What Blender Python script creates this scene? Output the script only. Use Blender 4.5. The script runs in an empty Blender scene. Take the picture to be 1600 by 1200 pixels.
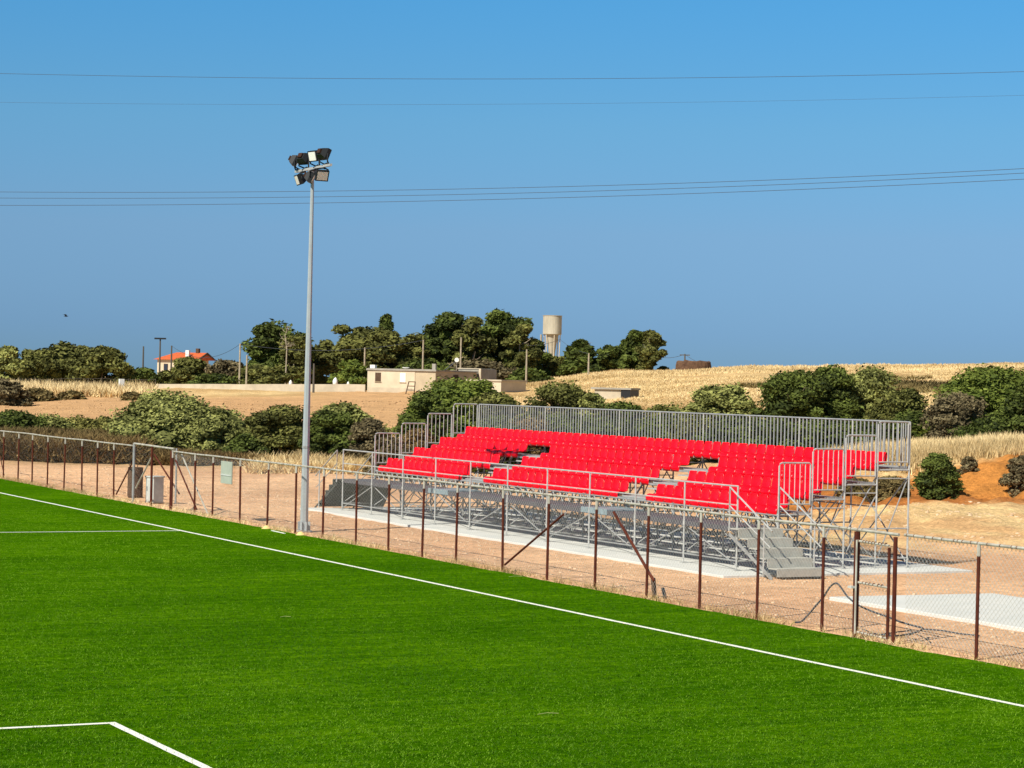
import bpy, math, random
import numpy as np
from mathutils import Vector, noise
SC = bpy.context.scene
COL = SC.collection

# ------------------------------------------------------------------ camera, sky, sun, exposure
YAW = math.radians(27.0); ROLL = 0.0227; EYE = 4.6; FPX = 3559.0
FW = Vector((math.sin(YAW), math.cos(YAW), 0)); RT = Vector((math.cos(YAW), -math.sin(YAW), 0)); UP = Vector((0, 0, 1))
cd = bpy.data.cameras.new("camera"); cam = bpy.data.objects.new("camera", cd); COL.objects.link(cam)
cd.sensor_width = 36.0; cd.lens = 36.0 * FPX / 1600.0; cd.clip_start = 0.5; cd.clip_end = 20000
from mathutils import Matrix
a_ = math.atan(ROLL)
rx = RT * math.cos(a_) + UP * math.sin(a_); ry = UP * math.cos(a_) - RT * math.sin(a_); rz = -FW
cam.matrix_world = Matrix(((rx.x, ry.x, rz.x, 0), (rx.y, ry.y, rz.y, 0), (rx.z, ry.z, rz.z, EYE), (0, 0, 0, 1)))
SC.camera = cam
SUN_EL = math.radians(43.0); SUN_AZ = math.radians(23.0)
to_sun = Vector((-math.cos(SUN_AZ) * math.cos(SUN_EL), -math.sin(SUN_AZ) * math.cos(SUN_EL), math.sin(SUN_EL)))
w = bpy.data.worlds.new("World"); SC.world = w; w.use_nodes = True
nt = w.node_tree; bg = nt.nodes['Background']
sky = nt.nodes.new('ShaderNodeTexSky'); sky.sky_type = 'NISHITA'; sky.sun_disc = False
sky.sun_elevation = SUN_EL; sky.sun_rotation = math.atan2(to_sun.x, to_sun.y)
sky.altitude = 0; sky.air_density = 1.0; sky.dust_density = 0.0; sky.ozone_density = 4.0
hs = nt.nodes.new('ShaderNodeMix'); hs.data_type = 'RGBA'; hs.blend_type = 'MULTIPLY'; hs.inputs[0].default_value = 1.0
rp = nt.nodes.new('ShaderNodeValToRGB'); tc = nt.nodes.new('ShaderNodeTexCoord'); sx = nt.nodes.new('ShaderNodeSeparateXYZ')
nt.links.new(tc.outputs['Generated'], sx.inputs[0]); nt.links.new(sx.outputs[2], rp.inputs[0])
e = rp.color_ramp.elements
e[0].position = 0.0; e[0].color = (0.15, 0.30, 0.60, 1)
e[1].position = 0.5; e[1].color = (0.54, 0.53, 0.48, 1)
for zz, cc in ((0.022, (0.193, 0.342, 0.66)), (0.066, (0.31, 0.455, 0.67)), (0.112, (0.33, 0.58, 0.74)), (0.167, (0.28, 0.67, 0.87))):
    m_ = e.new(zz); m_.color = (*cc, 1)
nt.links.new(sky.outputs[0], hs.inputs[6]); nt.links.new(rp.outputs[0], hs.inputs[7])
nt.links.new(hs.outputs[2], bg.inputs[0]); bg.inputs[1].default_value = 0.09
sl = bpy.data.lights.new("sun", 'SUN'); sun = bpy.data.objects.new("sun", sl); COL.objects.link(sun)
sl.energy = 5.0; sl.angle = math.radians(0.5); sl.color = (1.0, 0.93, 0.80)
sun.rotation_euler = to_sun.to_track_quat('Z', 'Y').to_euler(); sun.location = (0, 0, 60)
SC.view_settings.view_transform = 'Standard'; SC.view_settings.look = 'None'
SC.view_settings.exposure = 0.45; SC.view_settings.gamma = 1.0
SC.cycles.max_bounces = 5; SC.cycles.transparent_max_bounces = 16

# ------------------------------------------------------------------ picking points out of the view
def ray(px, py):
    a = px - 800.0; b = py - 600.0
    return (a + b * ROLL) / FPX, (b - a * ROLL) / FPX
def at(px, py, D):
    x, y = ray(px, py); p = (FW + RT * x) * D
    return Vector((p.x, p.y, EYE - y * D))
def atx(px, py, X):
    x, y = ray(px, py); d = FW + RT * x; D = X / d.x
    return Vector((X, D * d.y, EYE - y * D))
def gnd(px, py, z=0.0):
    x, y = ray(px, py); D = (EYE - z) / y; p = (FW + RT * x) * D
    return Vector((p.x, p.y, z))

# ------------------------------------------------------------------ materials
def mat(name, col, rough=0.8, metal=0.0, var=0.0, vscale=3.0, bump=0.0, bscale=20.0, spec=0.3, col2=None, detail=4, coord='Object', stretch=None):
    m = bpy.data.materials.new(name); m.use_nodes = True; t = m.node_tree; p = t.nodes['Principled BSDF']
    p.inputs['Base Color'].default_value = (*col, 1); p.inputs['Roughness'].default_value = rough
    p.inputs['Metallic'].default_value = metal; p.inputs['Specular IOR Level'].default_value = spec
    tc = t.nodes.new('ShaderNodeTexCoord'); src = tc.outputs[coord]
    if stretch:
        mp = t.nodes.new('ShaderNodeMapping'); mp.inputs['Scale'].default_value = stretch
        t.links.new(src, mp.inputs[0]); src = mp.outputs[0]
    if var or col2:
        n = t.nodes.new('ShaderNodeTexNoise'); n.inputs['Scale'].default_value = vscale; n.inputs['Detail'].default_value = detail
        n.inputs['Roughness'].default_value = 0.65
        t.links.new(src, n.inputs['Vector'])
        r = t.nodes.new('ShaderNodeValToRGB'); t.links.new(n.outputs[0], r.inputs[0])
        c2 = col2 if col2 else tuple(min(1, c * (1 + var)) for c in col)
        c1 = col if col2 else tuple(c * (1 - var) for c in col)
        r.color_ramp.elements[0].position = 0.32; r.color_ramp.elements[0].color = (*c1, 1)
        r.color_ramp.elements[1].position = 0.68; r.color_ramp.elements[1].color = (*c2, 1)
        t.links.new(r.outputs[0], p.inputs['Base Color'])
    if bump:
        n2 = t.nodes.new('ShaderNodeTexNoise'); n2.inputs['Scale'].default_value = bscale; n2.inputs['Detail'].default_value = 5
        t.links.new(src, n2.inputs['Vector'])
        b = t.nodes.new('ShaderNodeBump'); b.inputs['Strength'].default_value = bump; b.inputs['Distance'].default_value = 0.05
        t.links.new(n2.outputs[0], b.inputs['Height']); t.links.new(b.outputs[0], p.inputs['Normal'])
    return m
def leafmat(name, dark, light):
    m = bpy.data.materials.new(name); m.use_nodes = True; t = m.node_tree; p = t.nodes['Principled BSDF']
    a = t.nodes.new('ShaderNodeAttribute'); a.attribute_name = 'tint'
    r = t.nodes.new('ShaderNodeValToRGB'); r.color_ramp.elements[0].color = (*dark, 1); r.color_ramp.elements[1].color = (*light, 1)
    t.links.new(a.outputs['Fac'], r.inputs[0]); t.links.new(r.outputs[0], p.inputs['Base Color'])
    p.inputs['Roughness'].default_value = 0.75; p.inputs['Specular IOR Level'].default_value = 0.15
    return m
M = {}
M['rust'] = mat('rusty_paint', (0.055, 0.013, 0.008), 0.75, 0, spec=.15, col2=(0.115, 0.030, 0.016), vscale=6, stretch=(1, 1, 0.5))
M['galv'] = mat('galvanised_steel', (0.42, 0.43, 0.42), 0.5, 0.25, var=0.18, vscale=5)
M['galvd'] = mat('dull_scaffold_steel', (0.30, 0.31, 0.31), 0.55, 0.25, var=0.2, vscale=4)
M['rail'] = mat('pale_fence_rail', (0.50, 0.49, 0.43), 0.6, 0.1, col2=(0.30, 0.27, 0.22), vscale=4)
M['wire'] = mat('chain_link_wire', (0.50, 0.49, 0.45), 0.5, 0.2)
M['twire'] = mat('tension_wire', (0.16, 0.09, 0.06), 0.7)
M['barr'] = mat('barrier_steel', (0.33, 0.35, 0.355), 0.5, 0.25, var=0.15, vscale=5)
M['deck'] = mat('walkway_sheet', (0.10, 0.10, 0.115), 0.6, 0.3, var=0.2, vscale=3)
M['bdeck'] = mat('pale_blue_plate', (0.25, 0.34, 0.38), 0.45, 0.3, var=0.2, vscale=5)
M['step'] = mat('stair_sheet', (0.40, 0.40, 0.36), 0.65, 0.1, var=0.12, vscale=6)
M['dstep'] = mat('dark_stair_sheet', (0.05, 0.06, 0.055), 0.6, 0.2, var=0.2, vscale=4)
M['seat'] = mat('red_seat_plastic', (0.90, 0.0005, 0.010), 0.34, 0, var=0.12, vscale=2.3, spec=0.32)
M['conc'] = mat('white_concrete', (0.52, 0.54, 0.52), 0.9, 0, col2=(0.62, 0.62, 0.585), vscale=0.9, detail=8, bump=0.3, bscale=15)
M['cedge'] = mat('rough_concrete_edge', (0.40, 0.38, 0.33), 0.9, 0, var=0.2, vscale=3)
M['mast'] = mat('mast_steel', (0.40, 0.44, 0.46), 0.45, 0.3, var=0.08, vscale=2)
M['black'] = mat('lamp_housing', (0.018, 0.02, 0.022), 0.5, 0.2)
M['brownh'] = mat('lamp_gear_cover', (0.05, 0.022, 0.012), 0.5, 0.2)
M['glass'] = mat('lamp_glass', (0.75, 0.76, 0.72), 0.25, 0, spec=0.6)
M['line'] = mat('white_turf', (0.82, 0.84, 0.74), 0.9, 0, var=0.06, vscale=10, bump=0.4, bscale=90)
M['wallp'] = mat('beige_render', (0.46, 0.38, 0.26), 0.95, 0, var=0.14, vscale=0.6, bump=0.1)
M['wallc'] = mat('cream_render', (0.56, 0.48, 0.35), 0.95, 0, var=0.10, vscale=0.8)
M['walld'] = mat('grey_render', (0.30, 0.28, 0.24), 0.95, 0, var=0.18, vscale=0.7)
M['gwall'] = mat('garden_wall', (0.46, 0.40, 0.30), 0.95, 0, var=0.16, vscale=0.5)
M['white'] = mat('white_paint', (0.78, 0.77, 0.72), 0.6, 0, var=0.05)
M['wood'] = mat('dark_wood', (0.085, 0.05, 0.03), 0.85, 0, var=0.3, vscale=4)
M['tile'] = mat('orange_roof_tile', (0.52, 0.11, 0.035), 0.85, 0, var=0.2, vscale=2)
M['tank'] = mat('tower_concrete', (0.40, 0.37, 0.29), 0.9, 0, var=0.22, vscale=0.5, stretch=(1, 1, 0.25))
M['stone'] = mat('brown_stone', (0.06, 0.03, 0.018), 0.95, 0, col2=(0.16, 0.09, 0.05), vscale=1.2, bump=0.6, bscale=3)
M['pole'] = mat('pole_wood', (0.10, 0.09, 0.075), 0.9)
M['cable'] = mat('cable', (0.05, 0.06, 0.075), 0.7)
M['solar'] = mat('solar_glass', (0.02, 0.03, 0.05), 0.2, 0, spec=0.6)
M['board'] = mat('grey_green_board', (0.34, 0.38, 0.32), 0.7, 0, var=0.08, vscale=3)
M['cab'] = mat('pale_sheet_metal', (0.50, 0.52, 0.49), 0.55, 0.1, var=0.1, vscale=5)
M['yellow'] = mat('faded_yellow_plastic', (0.75, 0.55, 0.22), 0.7)
M['rock'] = mat('pale_rock', (0.55, 0.40, 0.26), 0.95, 0, var=0.25, vscale=2, bump=0.5, bscale=8)
M['clod'] = mat('field_clods', (0.42, 0.26, 0.13), 0.95, 0, var=0.2, vscale=0.5)
M['bark'] = mat('grey_bark', (0.17, 0.13, 0.09), 0.95, 0, var=0.3, vscale=3)
M['barkp'] = mat('pale_bark', (0.34, 0.29, 0.21), 0.95, 0, var=0.25, vscale=3)
M['strw'] = mat('dull_straw', (0.40, 0.42, 0.16), 0.9)
M['bird'] = mat('dark_feathers', (0.03, 0.03, 0.035), 0.8)
L = {
 'dark':  leafmat('dark_green_leaves', (0.014, 0.022, 0.005), (0.115, 0.148, 0.028)),
 'olive': leafmat('olive_leaves', (0.026, 0.030, 0.007), (0.180, 0.185, 0.048)),
 'sage':  leafmat('sage_leaves', (0.045, 0.052, 0.013), (0.32, 0.335, 0.10)),
 'yel':   leafmat('yellow_green_leaves', (0.10, 0.10, 0.025), (0.29, 0.27, 0.075)),
 'brown': leafmat('dry_brown_leaves', (0.050, 0.032, 0.012), (0.24, 0.165, 0.065)),
 'grey':  leafmat('grey_twigs', (0.040, 0.032, 0.016), (0.20, 0.165, 0.085)),
 'bright':leafmat('fresh_green_leaves', (0.05, 0.075, 0.012), (0.17, 0.21, 0.035)),
 'gold':  leafmat('dry_grass', (0.40, 0.28, 0.125), (0.78, 0.62, 0.34)),
 'scrub': leafmat('brown_scrub', (0.05, 0.04, 0.015), (0.24, 0.18, 0.07)),
}

# ------------------------------------------------------------------ mesh builder
class MB:
    def __init__(s): s.v = []; s.f = []
    def quadstrip(s, A, B, close=True):
        n = len(A); o = len(s.v); s.v += [tuple(p) for p in A] + [tuple(p) for p in B]
        for i in range(n if close else n - 1):
            j = (i + 1) % n; s.f.append((o + i, o + j, o + n + j, o + n + i))
        return o
    def box(s, x0, x1, y0, y1, z0, z1):
        o = len(s.v)
        s.v += [(x0, y0, z0), (x1, y0, z0), (x1, y1, z0), (x0, y1, z0), (x0, y0, z1), (x1, y0, z1), (x1, y1, z1), (x0, y1, z1)]
        s.f += [tuple(o + i for i in q) for q in ((0, 3, 2, 1), (4, 5, 6, 7), (0, 1, 5, 4), (1, 2, 6, 5), (2, 3, 7, 6), (3, 0, 4, 7))]
    def obox(s, c, X, Y, Z):          # centre and three half-axis vectors
        o = len(s.v); c = Vector(c); X = Vector(X); Y = Vector(Y); Z = Vector(Z)
        for sz in (-1, 1):
            for sx, sy in ((-1, -1), (1, -1), (1, 1), (-1, 1)): s.v.append(tuple(c + X * sx + Y * sy + Z * sz))
        s.f += [tuple(o + i for i in q) for q in ((0, 3, 2, 1), (4, 5, 6, 7), (0, 1, 5, 4), (1, 2, 6, 5), (2, 3, 7, 6), (3, 0, 4, 7))]
    def tube(s, a, b, r, r2=None, n=6):
        a = Vector(a); b = Vector(b); d = (b - a).normalized(); r2 = r if r2 is None else r2
        u = d.orthogonal().normalized(); v = d.cross(u)
        A = [a + (u * math.cos(2 * math.pi * i / n) + v * math.sin(2 * math.pi * i / n)) * r for i in range(n)]
        B = [b + (u * math.cos(2 * math.pi * i / n) + v * math.sin(2 * math.pi * i / n)) * r2 for i in range(n)]
        o = s.quadstrip(A, B); s.f.append(tuple(o + i for i in reversed(range(n)))); s.f.append(tuple(o + n + i for i in range(n)))
    def path(s, pts, r, n=6):
        pts = [Vector(p) for p in pts]; rings = []
        for i, p in enumerate(pts):
            d = (pts[min(i + 1, len(pts) - 1)] - pts[max(i - 1, 0)]).normalized()
            ref = UP if abs(d.z) < 0.9 else Vector((1, 0, 0))
            u = d.cross(ref).normalized(); v = d.cross(u)
            rr = r[i] if isinstance(r, (list, tuple)) else r
            rings.append([p + (u * math.cos(2 * math.pi * k / n) + v * math.sin(2 * math.pi * k / n)) * rr for k in range(n)])
        o = len(s.v)
        for g in rings: s.v += [tuple(q) for q in g]
        for i in range(len(rings) - 1):
            for k in range(n):
                j = (k + 1) % n; s.f.append((o + i * n + k, o + i * n + j, o + (i + 1) * n + j, o + (i + 1) * n + k))
        s.f.append(tuple(o + k for k in reversed(range(n)))); s.f.append(tuple(o + (len(rings) - 1) * n + k for k in range(n)))
    def lathe(s, prof, n=24, c=(0, 0, 0)):
        o = len(s.v)
        for r, z in prof:
            for k in range(n):
                t = 2 * math.pi * k / n; s.v.append((c[0] + r * math.cos(t), c[1] + r * math.sin(t), c[2] + z))
        for i in range(len(prof) - 1):
            for k in range(n):
                j = (k + 1) % n; s.f.append((o + i * n + k, o + i * n + j, o + (i + 1) * n + j, o + (i + 1) * n + k))
        s.f.append(tuple(o + k for k in reversed(range(n)))); s.f.append(tuple(o + (len(prof) - 1) * n + k for k in range(n)))
    def build(s, name, m, parent=None, loc=None, smooth=False, bevel=0):
        me = bpy.data.meshes.new(name); me.from_pydata([tuple(x) for x in s.v], [], s.f); me.materials.append(m)
        if smooth: me.polygons.foreach_set('use_smooth', [True] * len(me.polygons))
        o = bpy.data.objects.new(name, me); COL.objects.link(o)
        if parent: o.parent = parent
        if loc: o.location = loc
        if bevel:
            b = o.modifiers.new('bevel', 'BEVEL'); b.width = bevel; b.segments = 2
        return o
def tag(o, label=None, cat=None, group=None, kind=None):
    if label: o['label'] = label
    if cat: o['category'] = cat
    if group: o['group'] = group
    if kind: o['kind'] = kind
    return o
def empty(name, loc, label, cat, group=None, rz=0):
    o = bpy.data.objects.new(name, None); COL.objects.link(o); o.location = loc; o.rotation_euler.z = rz
    o.empty_display_size = 0.5
    return tag(o, label, cat, group)
def dupo(o, parent, loc, scale=None):
    c = o.copy(); COL.objects.link(c); c.parent = parent; c.location = loc
    if scale: c.scale = scale
    return c
R = random.Random(7)
def npmesh(name, V, F, m, tint=None, smooth=False):
    me = bpy.data.meshes.new(name); nv = len(V); nf = len(F); k = F.shape[1]
    me.vertices.add(nv); me.vertices.foreach_set('co', V.astype(np.float32).ravel())
    me.loops.add(nf * k); me.loops.foreach_set('vertex_index', F.astype(np.int32).ravel())
    me.polygons.add(nf); me.polygons.foreach_set('loop_start', np.arange(0, nf * k, k, dtype=np.int32))
    me.update(calc_edges=True); me.validate()
    if tint is not None:
        a = me.attributes.new('tint', 'FLOAT', 'POINT'); a.data.foreach_set('value', tint.astype(np.float32))
    if smooth: me.polygons.foreach_set('use_smooth', [True] * len(me.polygons))
    me.materials.append(m); return me

# ------------------------------------------------------------------ terrain
PXS = [-1500, -400, 0, 300, 600, 800, 1000, 1200, 1400, 1600, 2000, 3200]
DS = [60, 66, 78, 83, 88, 100, 120, 150, 200, 260, 300, 350, 420, 600, 1200]
G = {  # z of the ground at the distances DS, column by column
 -1500: [0, 0, 0, 0, 0, 0, .1, .3, 1.0, 1.2, 2.4, 2.9, 3.0, 1, -4],
 -400: [0, 0, 0, 0, 0, 0, .1, .5, 1.0, 1.3, 2.6, 3.0, 3.1, 2, -4],
 0:    [0, 0, 0, 0, 0, 0, .1, .5, 1.0, 1.3, 2.6, 3.0, 3.1, 2, -4],
 300:  [0, 0, 0, 0, 0, 0, .1, .5, 1.0, 1.8, 2.8, 3.1, 3.1, 2, -4],
 600:  [0, 0, 0, 0, 0, 0, .2, .6, 1.3, 2.3, 3.1, 3.4, 3.4, 2, -4],
 800:  [0, 0, 0, 0, 0, .1, .3, .8, 1.9, 3.2, 4.1, 5.1, 4.9, 3, -4],
 1000: [0, 0, 0, .1, .2, .4, .8, 1.6, 3.5, 5.2, 6.2, 7.0, 6.8, 4, -4],
 1200: [0, 0, .2, .5, .9, 1.1, 1.4, 2.4, 4.6, 6.2, 7.1, 8.1, 7.9, 5, -4],
 1400: [0, .1, .7, .9, 1.35, 1.9, 1.9, 3.0, 5.2, 6.7, 7.6, 8.6, 8.3, 5, -4],
 1600: [0, .15, .85, 1.1, 2.2, 2.4, 2.3, 3.4, 5.6, 7.2, 8.3, 9.6, 9.4, 6, -4],
 2000: [0, .2, .9, 1.2, 2.3, 2.5, 2.5, 3.8, 6.0, 8.0, 9.5, 10.5, 10.2, 6, -4],
 3200: [0, .2, .9, 1.2, 2.3, 2.5, 2.5, 3.8, 6.0, 8.0, 9.5, 10.5, 10.2, 6, -4]}
GZ = np.array([G[p] for p in PXS], float)
def hbase(px, D):
    px = min(max(px, PXS[0]), PXS[-1])
    if D <= DS[0]: return 0.0
    D = min(D, DS[-1])
    i = max(k for k in range(len(PXS) - 1) if PXS[k] <= px) if px < PXS[-1] else len(PXS) - 2
    j = max(k for k in range(len(DS) - 1) if DS[k] <= D) if D < DS[-1] else len(DS) - 2
    u = (px - PXS[i]) / (PXS[i + 1] - PXS[i]); v = (math.log(D) - math.log(DS[j])) / (math.log(DS[j + 1]) - math.log(DS[j]))
    u = u * u * (3 - 2 * u)
    return (GZ[i, j] * (1 - u) + GZ[i + 1, j] * u) * (1 - v) + (GZ[i, j + 1] * (1 - u) + GZ[i + 1, j + 1] * u) * v
def sm(a, b, x):
    t = min(1, max(0, (x - a) / (b - a))); return t * t * (3 - 2 * t)
def ground_z(x, y):
    D = x * FW.x + y * FW.y
    if D < 2: return -0.06
    px = 800 + FPX * (x * RT.x + y * RT.y) / D
    z = hbase(px, D) - 0.06
    n1 = noise.noise(Vector((x * 0.05, y * 0.05, 0))); n2 = noise.noise(Vector((x * 0.35, y * 0.35, 3))); n3 = noise.noise(Vector((x * 1.3, y * 1.3, 9)))
    k = sm(64, 82, D) * (0.35 + 0.65 * sm(900, 1300, px))
    z += k * (0.16 * n2 + (0.11 + .10 * sm(1000, 1250, px) * sm(66, 72, D) * (1 - sm(88, 95, D))) * n3 + 0.1 * n1) + 0.012 * n3 * sm(24.8, 27, x)
    if D > 150: z += 0.35 * sm(150, 300, D) * n1 + 0.12 * n2
    # eroded gullies down the cut bank
    kb = sm(79, 83, D) * (1 - sm(87, 92, D)) * sm(1150, 1400, px)
    z -= kb * (0.45 * abs(noise.noise(Vector((px * 0.018, D * 0.12, 5)))) + 0.30 * abs(noise.noise(Vector((x * 1.1, y * 1.1, 15)))))
    return z
def pxD(x, y):
    D = x * FW.x + y * FW.y
    return 800 + FPX * (x * RT.x + y * RT.y) / max(D, 1), D
C_GRAV = (0.72, 0.44, 0.25); C_GRAV2 = (0.62, 0.36, 0.20)
C_FIELD = (0.56, 0.335, 0.16); C_GOLD = (0.66, 0.47, 0.225); C_CUT = (0.52, 0.215, 0.05); C_SCRUB = (0.22, 0.16, 0.07); C_SPOIL = (0.60, 0.37, 0.175)
def mixc(a, b, t): return tuple(a[i] * (1 - t) + b[i] * t for i in range(3))
def ground_col(x, y):
    px, D = pxD(x, y)
    n = noise.noise(Vector((x * 0.11, y * 0.11, 1))); m = noise.noise(Vector((x * 0.03, y * 0.03, 4))); h = noise.noise(Vector((x * 0.6, y * 0.6, 2)))
    c = mixc(C_GRAV, C_GRAV2, sm(-0.4, 0.5, n + 0.4 * h))
    right = sm(1050, 1250, px + 60 * m)
    Dn = D + 2.5 * h
    c = mixc(c, mixc(C_SPOIL, (0.66, 0.47, 0.23), sm(-0.3, 0.4, h + n)), right * sm(64, 70, Dn))
    c = mixc(c, mixc(C_CUT, (0.38, 0.14, 0.035), sm(-0.1, 0.5, n + h * 0.5)), right * sm(78, 80.5, Dn))
    c = mixc(c, C_GOLD, right * sm(88, 91.5, Dn + 2 * n))
    lf = 1 - right
    c = mixc(c, mixc(C_SCRUB, C_GOLD, sm(-0.1, 0.6, n + h * 0.5)), lf * sm(110, 122, Dn))
    c = mixc(c, C_FIELD, lf * sm(155, 170, D + 10 * n))
    gold = mixc(C_GOLD, (0.52, 0.34, 0.15), sm(0.0, 0.5, n + 0.5 * h + 0.3))
    far = sm(700, 860, px + 60 * n)
    c = mixc(c, gold, far * sm(160, 200, D + 20 * n))
    c = mixc(c, gold, sm(268, 290, D + 10 * n) * (1 - sm(420, 560, px)))
    # scrub patches on the hill
    p = sm(0.12, 0.42, noise.noise(Vector((x * 0.045, y * 0.02, 7))) + 0.3 * h) * sm(160, 190, D) * (1 - sm(215, 245, D)) * sm(900, 1150, px)
    c = mixc(c, C_SCRUB, p * 0.85)
    return c
def build_terrain():
    angs = list(np.linspace(-180, -40, 15)) + list(np.linspace(-38, -16, 12)) + list(np.linspace(-15.5, 15.5, 420)) + list(np.linspace(17, 38, 12)) + list(np.linspace(40, 170, 14))
    ds = [4, 8, 15] + list(np.linspace(20, 60, 70)) + list(np.linspace(60.5, 125, 190)) + list(np.geomspace(126, 430, 120)) + list(np.geomspace(445, 1400, 18)) + [3000, 8000, 15000]
    V = [(0, 0, -0.06)]; C = [C_GRAV]
    for d in ds:
        for a in angs:
            t = math.radians(a); f = d * math.cos(t) if abs(a) < 60 else None
            dr = FW * math.cos(t) + RT * math.sin(t)
            r = d / math.cos(t) if abs(a) < 40 else d / math.cos(math.radians(40))
            p = dr * r
            z = ground_z(p.x, p.y) if abs(a) < 60 else -0.06
            V.append((p.x, p.y, z)); C.append(ground_col(p.x, p.y))
    n = len(angs); F = []
    for j in range(n): F.append((0, 1 + j, 1 + (j + 1) % n))
    me = bpy.data.meshes.new('ground')
    for i in range(len(ds) - 1):
        b0 = 1 + i * n; b1 = b0 + n
        for j in range(n):
            k = (j + 1) % n; F.append((b0 + j, b1 + j, b1 + k, b0 + k))
    F[:n] = [(a, c, b) for a, b, c in F[:n]]
    me.from_pydata(V, [], F)
    ca = me.color_attributes.new('zone', 'FLOAT_COLOR', 'POINT')
    ca.data.foreach_set('color', np.array([(*c, 1) for c in C], np.float32).ravel())
    me.polygons.foreach_set('use_smooth', [True] * len(me.polygons))
    m = bpy.data.materials.new('dry_ground'); m.use_nodes = True; t = m.node_tree; p = t.nodes['Principled BSDF']
    p.inputs['Roughness'].default_value = 0.97; p.inputs['Specular IOR Level'].default_value = 0.1
    at_ = t.nodes.new('ShaderNodeAttribute'); at_.attribute_name = 'zone'
    tc = t.nodes.new('ShaderNodeTexCoord')
    mx = None; src = at_.outputs['Color']
    for sc_, lo, hi, det in ((7.0, 0.62, 1.30, 6), (0.9, 0.80, 1.18, 5), (0.13, 0.86, 1.12, 3)):
        nn = t.nodes.new('ShaderNodeTexNoise'); nn.inputs['Scale'].default_value = sc_; nn.inputs['Detail'].default_value = det; nn.inputs['Roughness'].default_value = 0.7
        t.links.new(tc.outputs['Object'], nn.inputs['Vector'])
        mr = t.nodes.new('ShaderNodeMapRange'); mr.inputs[1].default_value = 0.3; mr.inputs[2].default_value = 0.7; mr.inputs[3].default_value = lo; mr.inputs[4].default_value = hi
        t.links.new(nn.outputs[0], mr.inputs[0])
        vm = t.nodes.new('ShaderNodeVectorMath'); vm.operation = 'SCALE'
        t.links.new(src, vm.inputs[0]); t.links.new(mr.outputs[0], vm.inputs['Scale']); src = vm.outputs[0]
    t.links.new(src, p.inputs['Base Color'])
    nb = t.nodes.new('ShaderNodeTexNoise'); nb.inputs['Scale'].default_value = 5; nb.inputs['Detail'].default_value = 9; nb.inputs['Roughness'].default_value = 0.7
    t.links.new(tc.outputs['Object'], nb.inputs['Vector'])
    bp = t.nodes.new('ShaderNodeBump'); bp.inputs['Strength'].default_value = 0.8; bp.inputs['Distance'].default_value = 0.12
    t.links.new(nb.outputs[0], bp.inputs['Height']); t.links.new(bp.outputs[0], p.inputs['Normal'])
    me.materials.append(m)
    o = bpy.data.objects.new('ground', me); COL.objects.link(o); o['kind'] = 'structure'
build_terrain()

# ------------------------------------------------------------------ turf pitch and its lines
def turf_material():
    m = bpy.data.materials.new('artificial_turf'); m.use_nodes = True; t = m.node_tree; p = t.nodes['Principled BSDF']
    p.inputs['Roughness'].default_value = 0.85; p.inputs['Specular IOR Level'].default_value = 0.12
    tc = t.nodes.new('ShaderNodeTexCoord')
    def nz(scale, st, det, rough=0.6):
        mp = t.nodes.new('ShaderNodeMapping'); mp.inputs['Scale'].default_value = st; t.links.new(tc.outputs['Object'], mp.inputs[0])
        n = t.nodes.new('ShaderNodeTexNoise'); n.inputs['Scale'].default_value = scale; n.inputs['Detail'].default_value = det; n.inputs['Roughness'].default_value = rough
        t.links.new(mp.outputs[0], n.inputs['Vector']); return n.outputs[0]
    acc = None
    for src, wt in ((nz(15, (1, 1, 1), 3, 0.7), .30), (nz(4.5, (1, 1, 1), 4, 0.7), .30), (nz(1, (.22, 2.6, 1), 5, 0.7), .22), (nz(.22, (1, 1, 1), 4), .18)):
        q = t.nodes.new('ShaderNodeMath'); q.operation = 'MULTIPLY_ADD'; q.inputs[1].default_value = wt; t.links.new(src, q.inputs[0])
        if acc: t.links.new(acc, q.inputs[2])
        else: q.inputs[2].default_value = 0.0
        acc = q.outputs[0]
    r = t.nodes.new('ShaderNodeValToRGB'); e = r.color_ramp.elements
    e[0].position = 0.40; e[0].color = (0.0150, 0.068, 0.0006, 1); e[1].position = 0.615; e[1].color = (0.125, 0.265, 0.003, 1)
    x = e.new(0.508); x.color = (0.049, 0.146, 0.0009, 1)
    t.links.new(acc, r.inputs[0]); t.links.new(r.outputs[0], p.inputs['Base Color'])
    p.inputs['Specular IOR Level'].default_value = 0.0
    bp = t.nodes.new('ShaderNodeBump'); bp.inputs['Strength'].default_value = 0.9; bp.inputs['Distance'].default_value = 0.04
    t.links.new(nz(22, (1, 1, 1), 8, 0.8), bp.inputs['Height']); t.links.new(bp.outputs[0], p.inputs['Normal'])
    return m
tb = MB(); ys = np.arange(-30, 112.01, 0.25); A = []; B = []
for y in ys:
    A.append((25.12 + 0.10 * noise.noise(Vector((0, y * 0.5, 0))) + 0.06 * noise.noise(Vector((0, y * 2.3, 5))), y, 0.0)); B.append((-48, y, 0.0))
tb.quadstrip(A, B, False); turf = tb.build('turf_pitch', turf_material()); turf['kind'] = 'structure'
def wavy_strip(p0, p1, wd, name, n=60, z=0.006):
    p0 = Vector(p0); p1 = Vector(p1); d = (p1 - p0).normalized(); s = Vector((-d.y, d.x)); m = MB(); A = []; B = []
    for i in range(n + 1):
        q = p0.lerp(p1, i / n); t = (q - p0).length
        a = 0.008 * noise.noise(Vector((t * 2.1, 0, 1))); b = 0.008 * noise.noise(Vector((t * 2.1, 7, 1))); c = 0.012 * noise.noise(Vector((t * 0.35, 3, 1)))
        A.append((*(q + s * (wd / 2 + a + c)), z)); B.append((*(q - s * (wd / 2 + b - c)), z))
    m.quadstrip(B, A, False); o = m.build(name, M['line']); o['kind'] = 'structure'; return o
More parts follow.
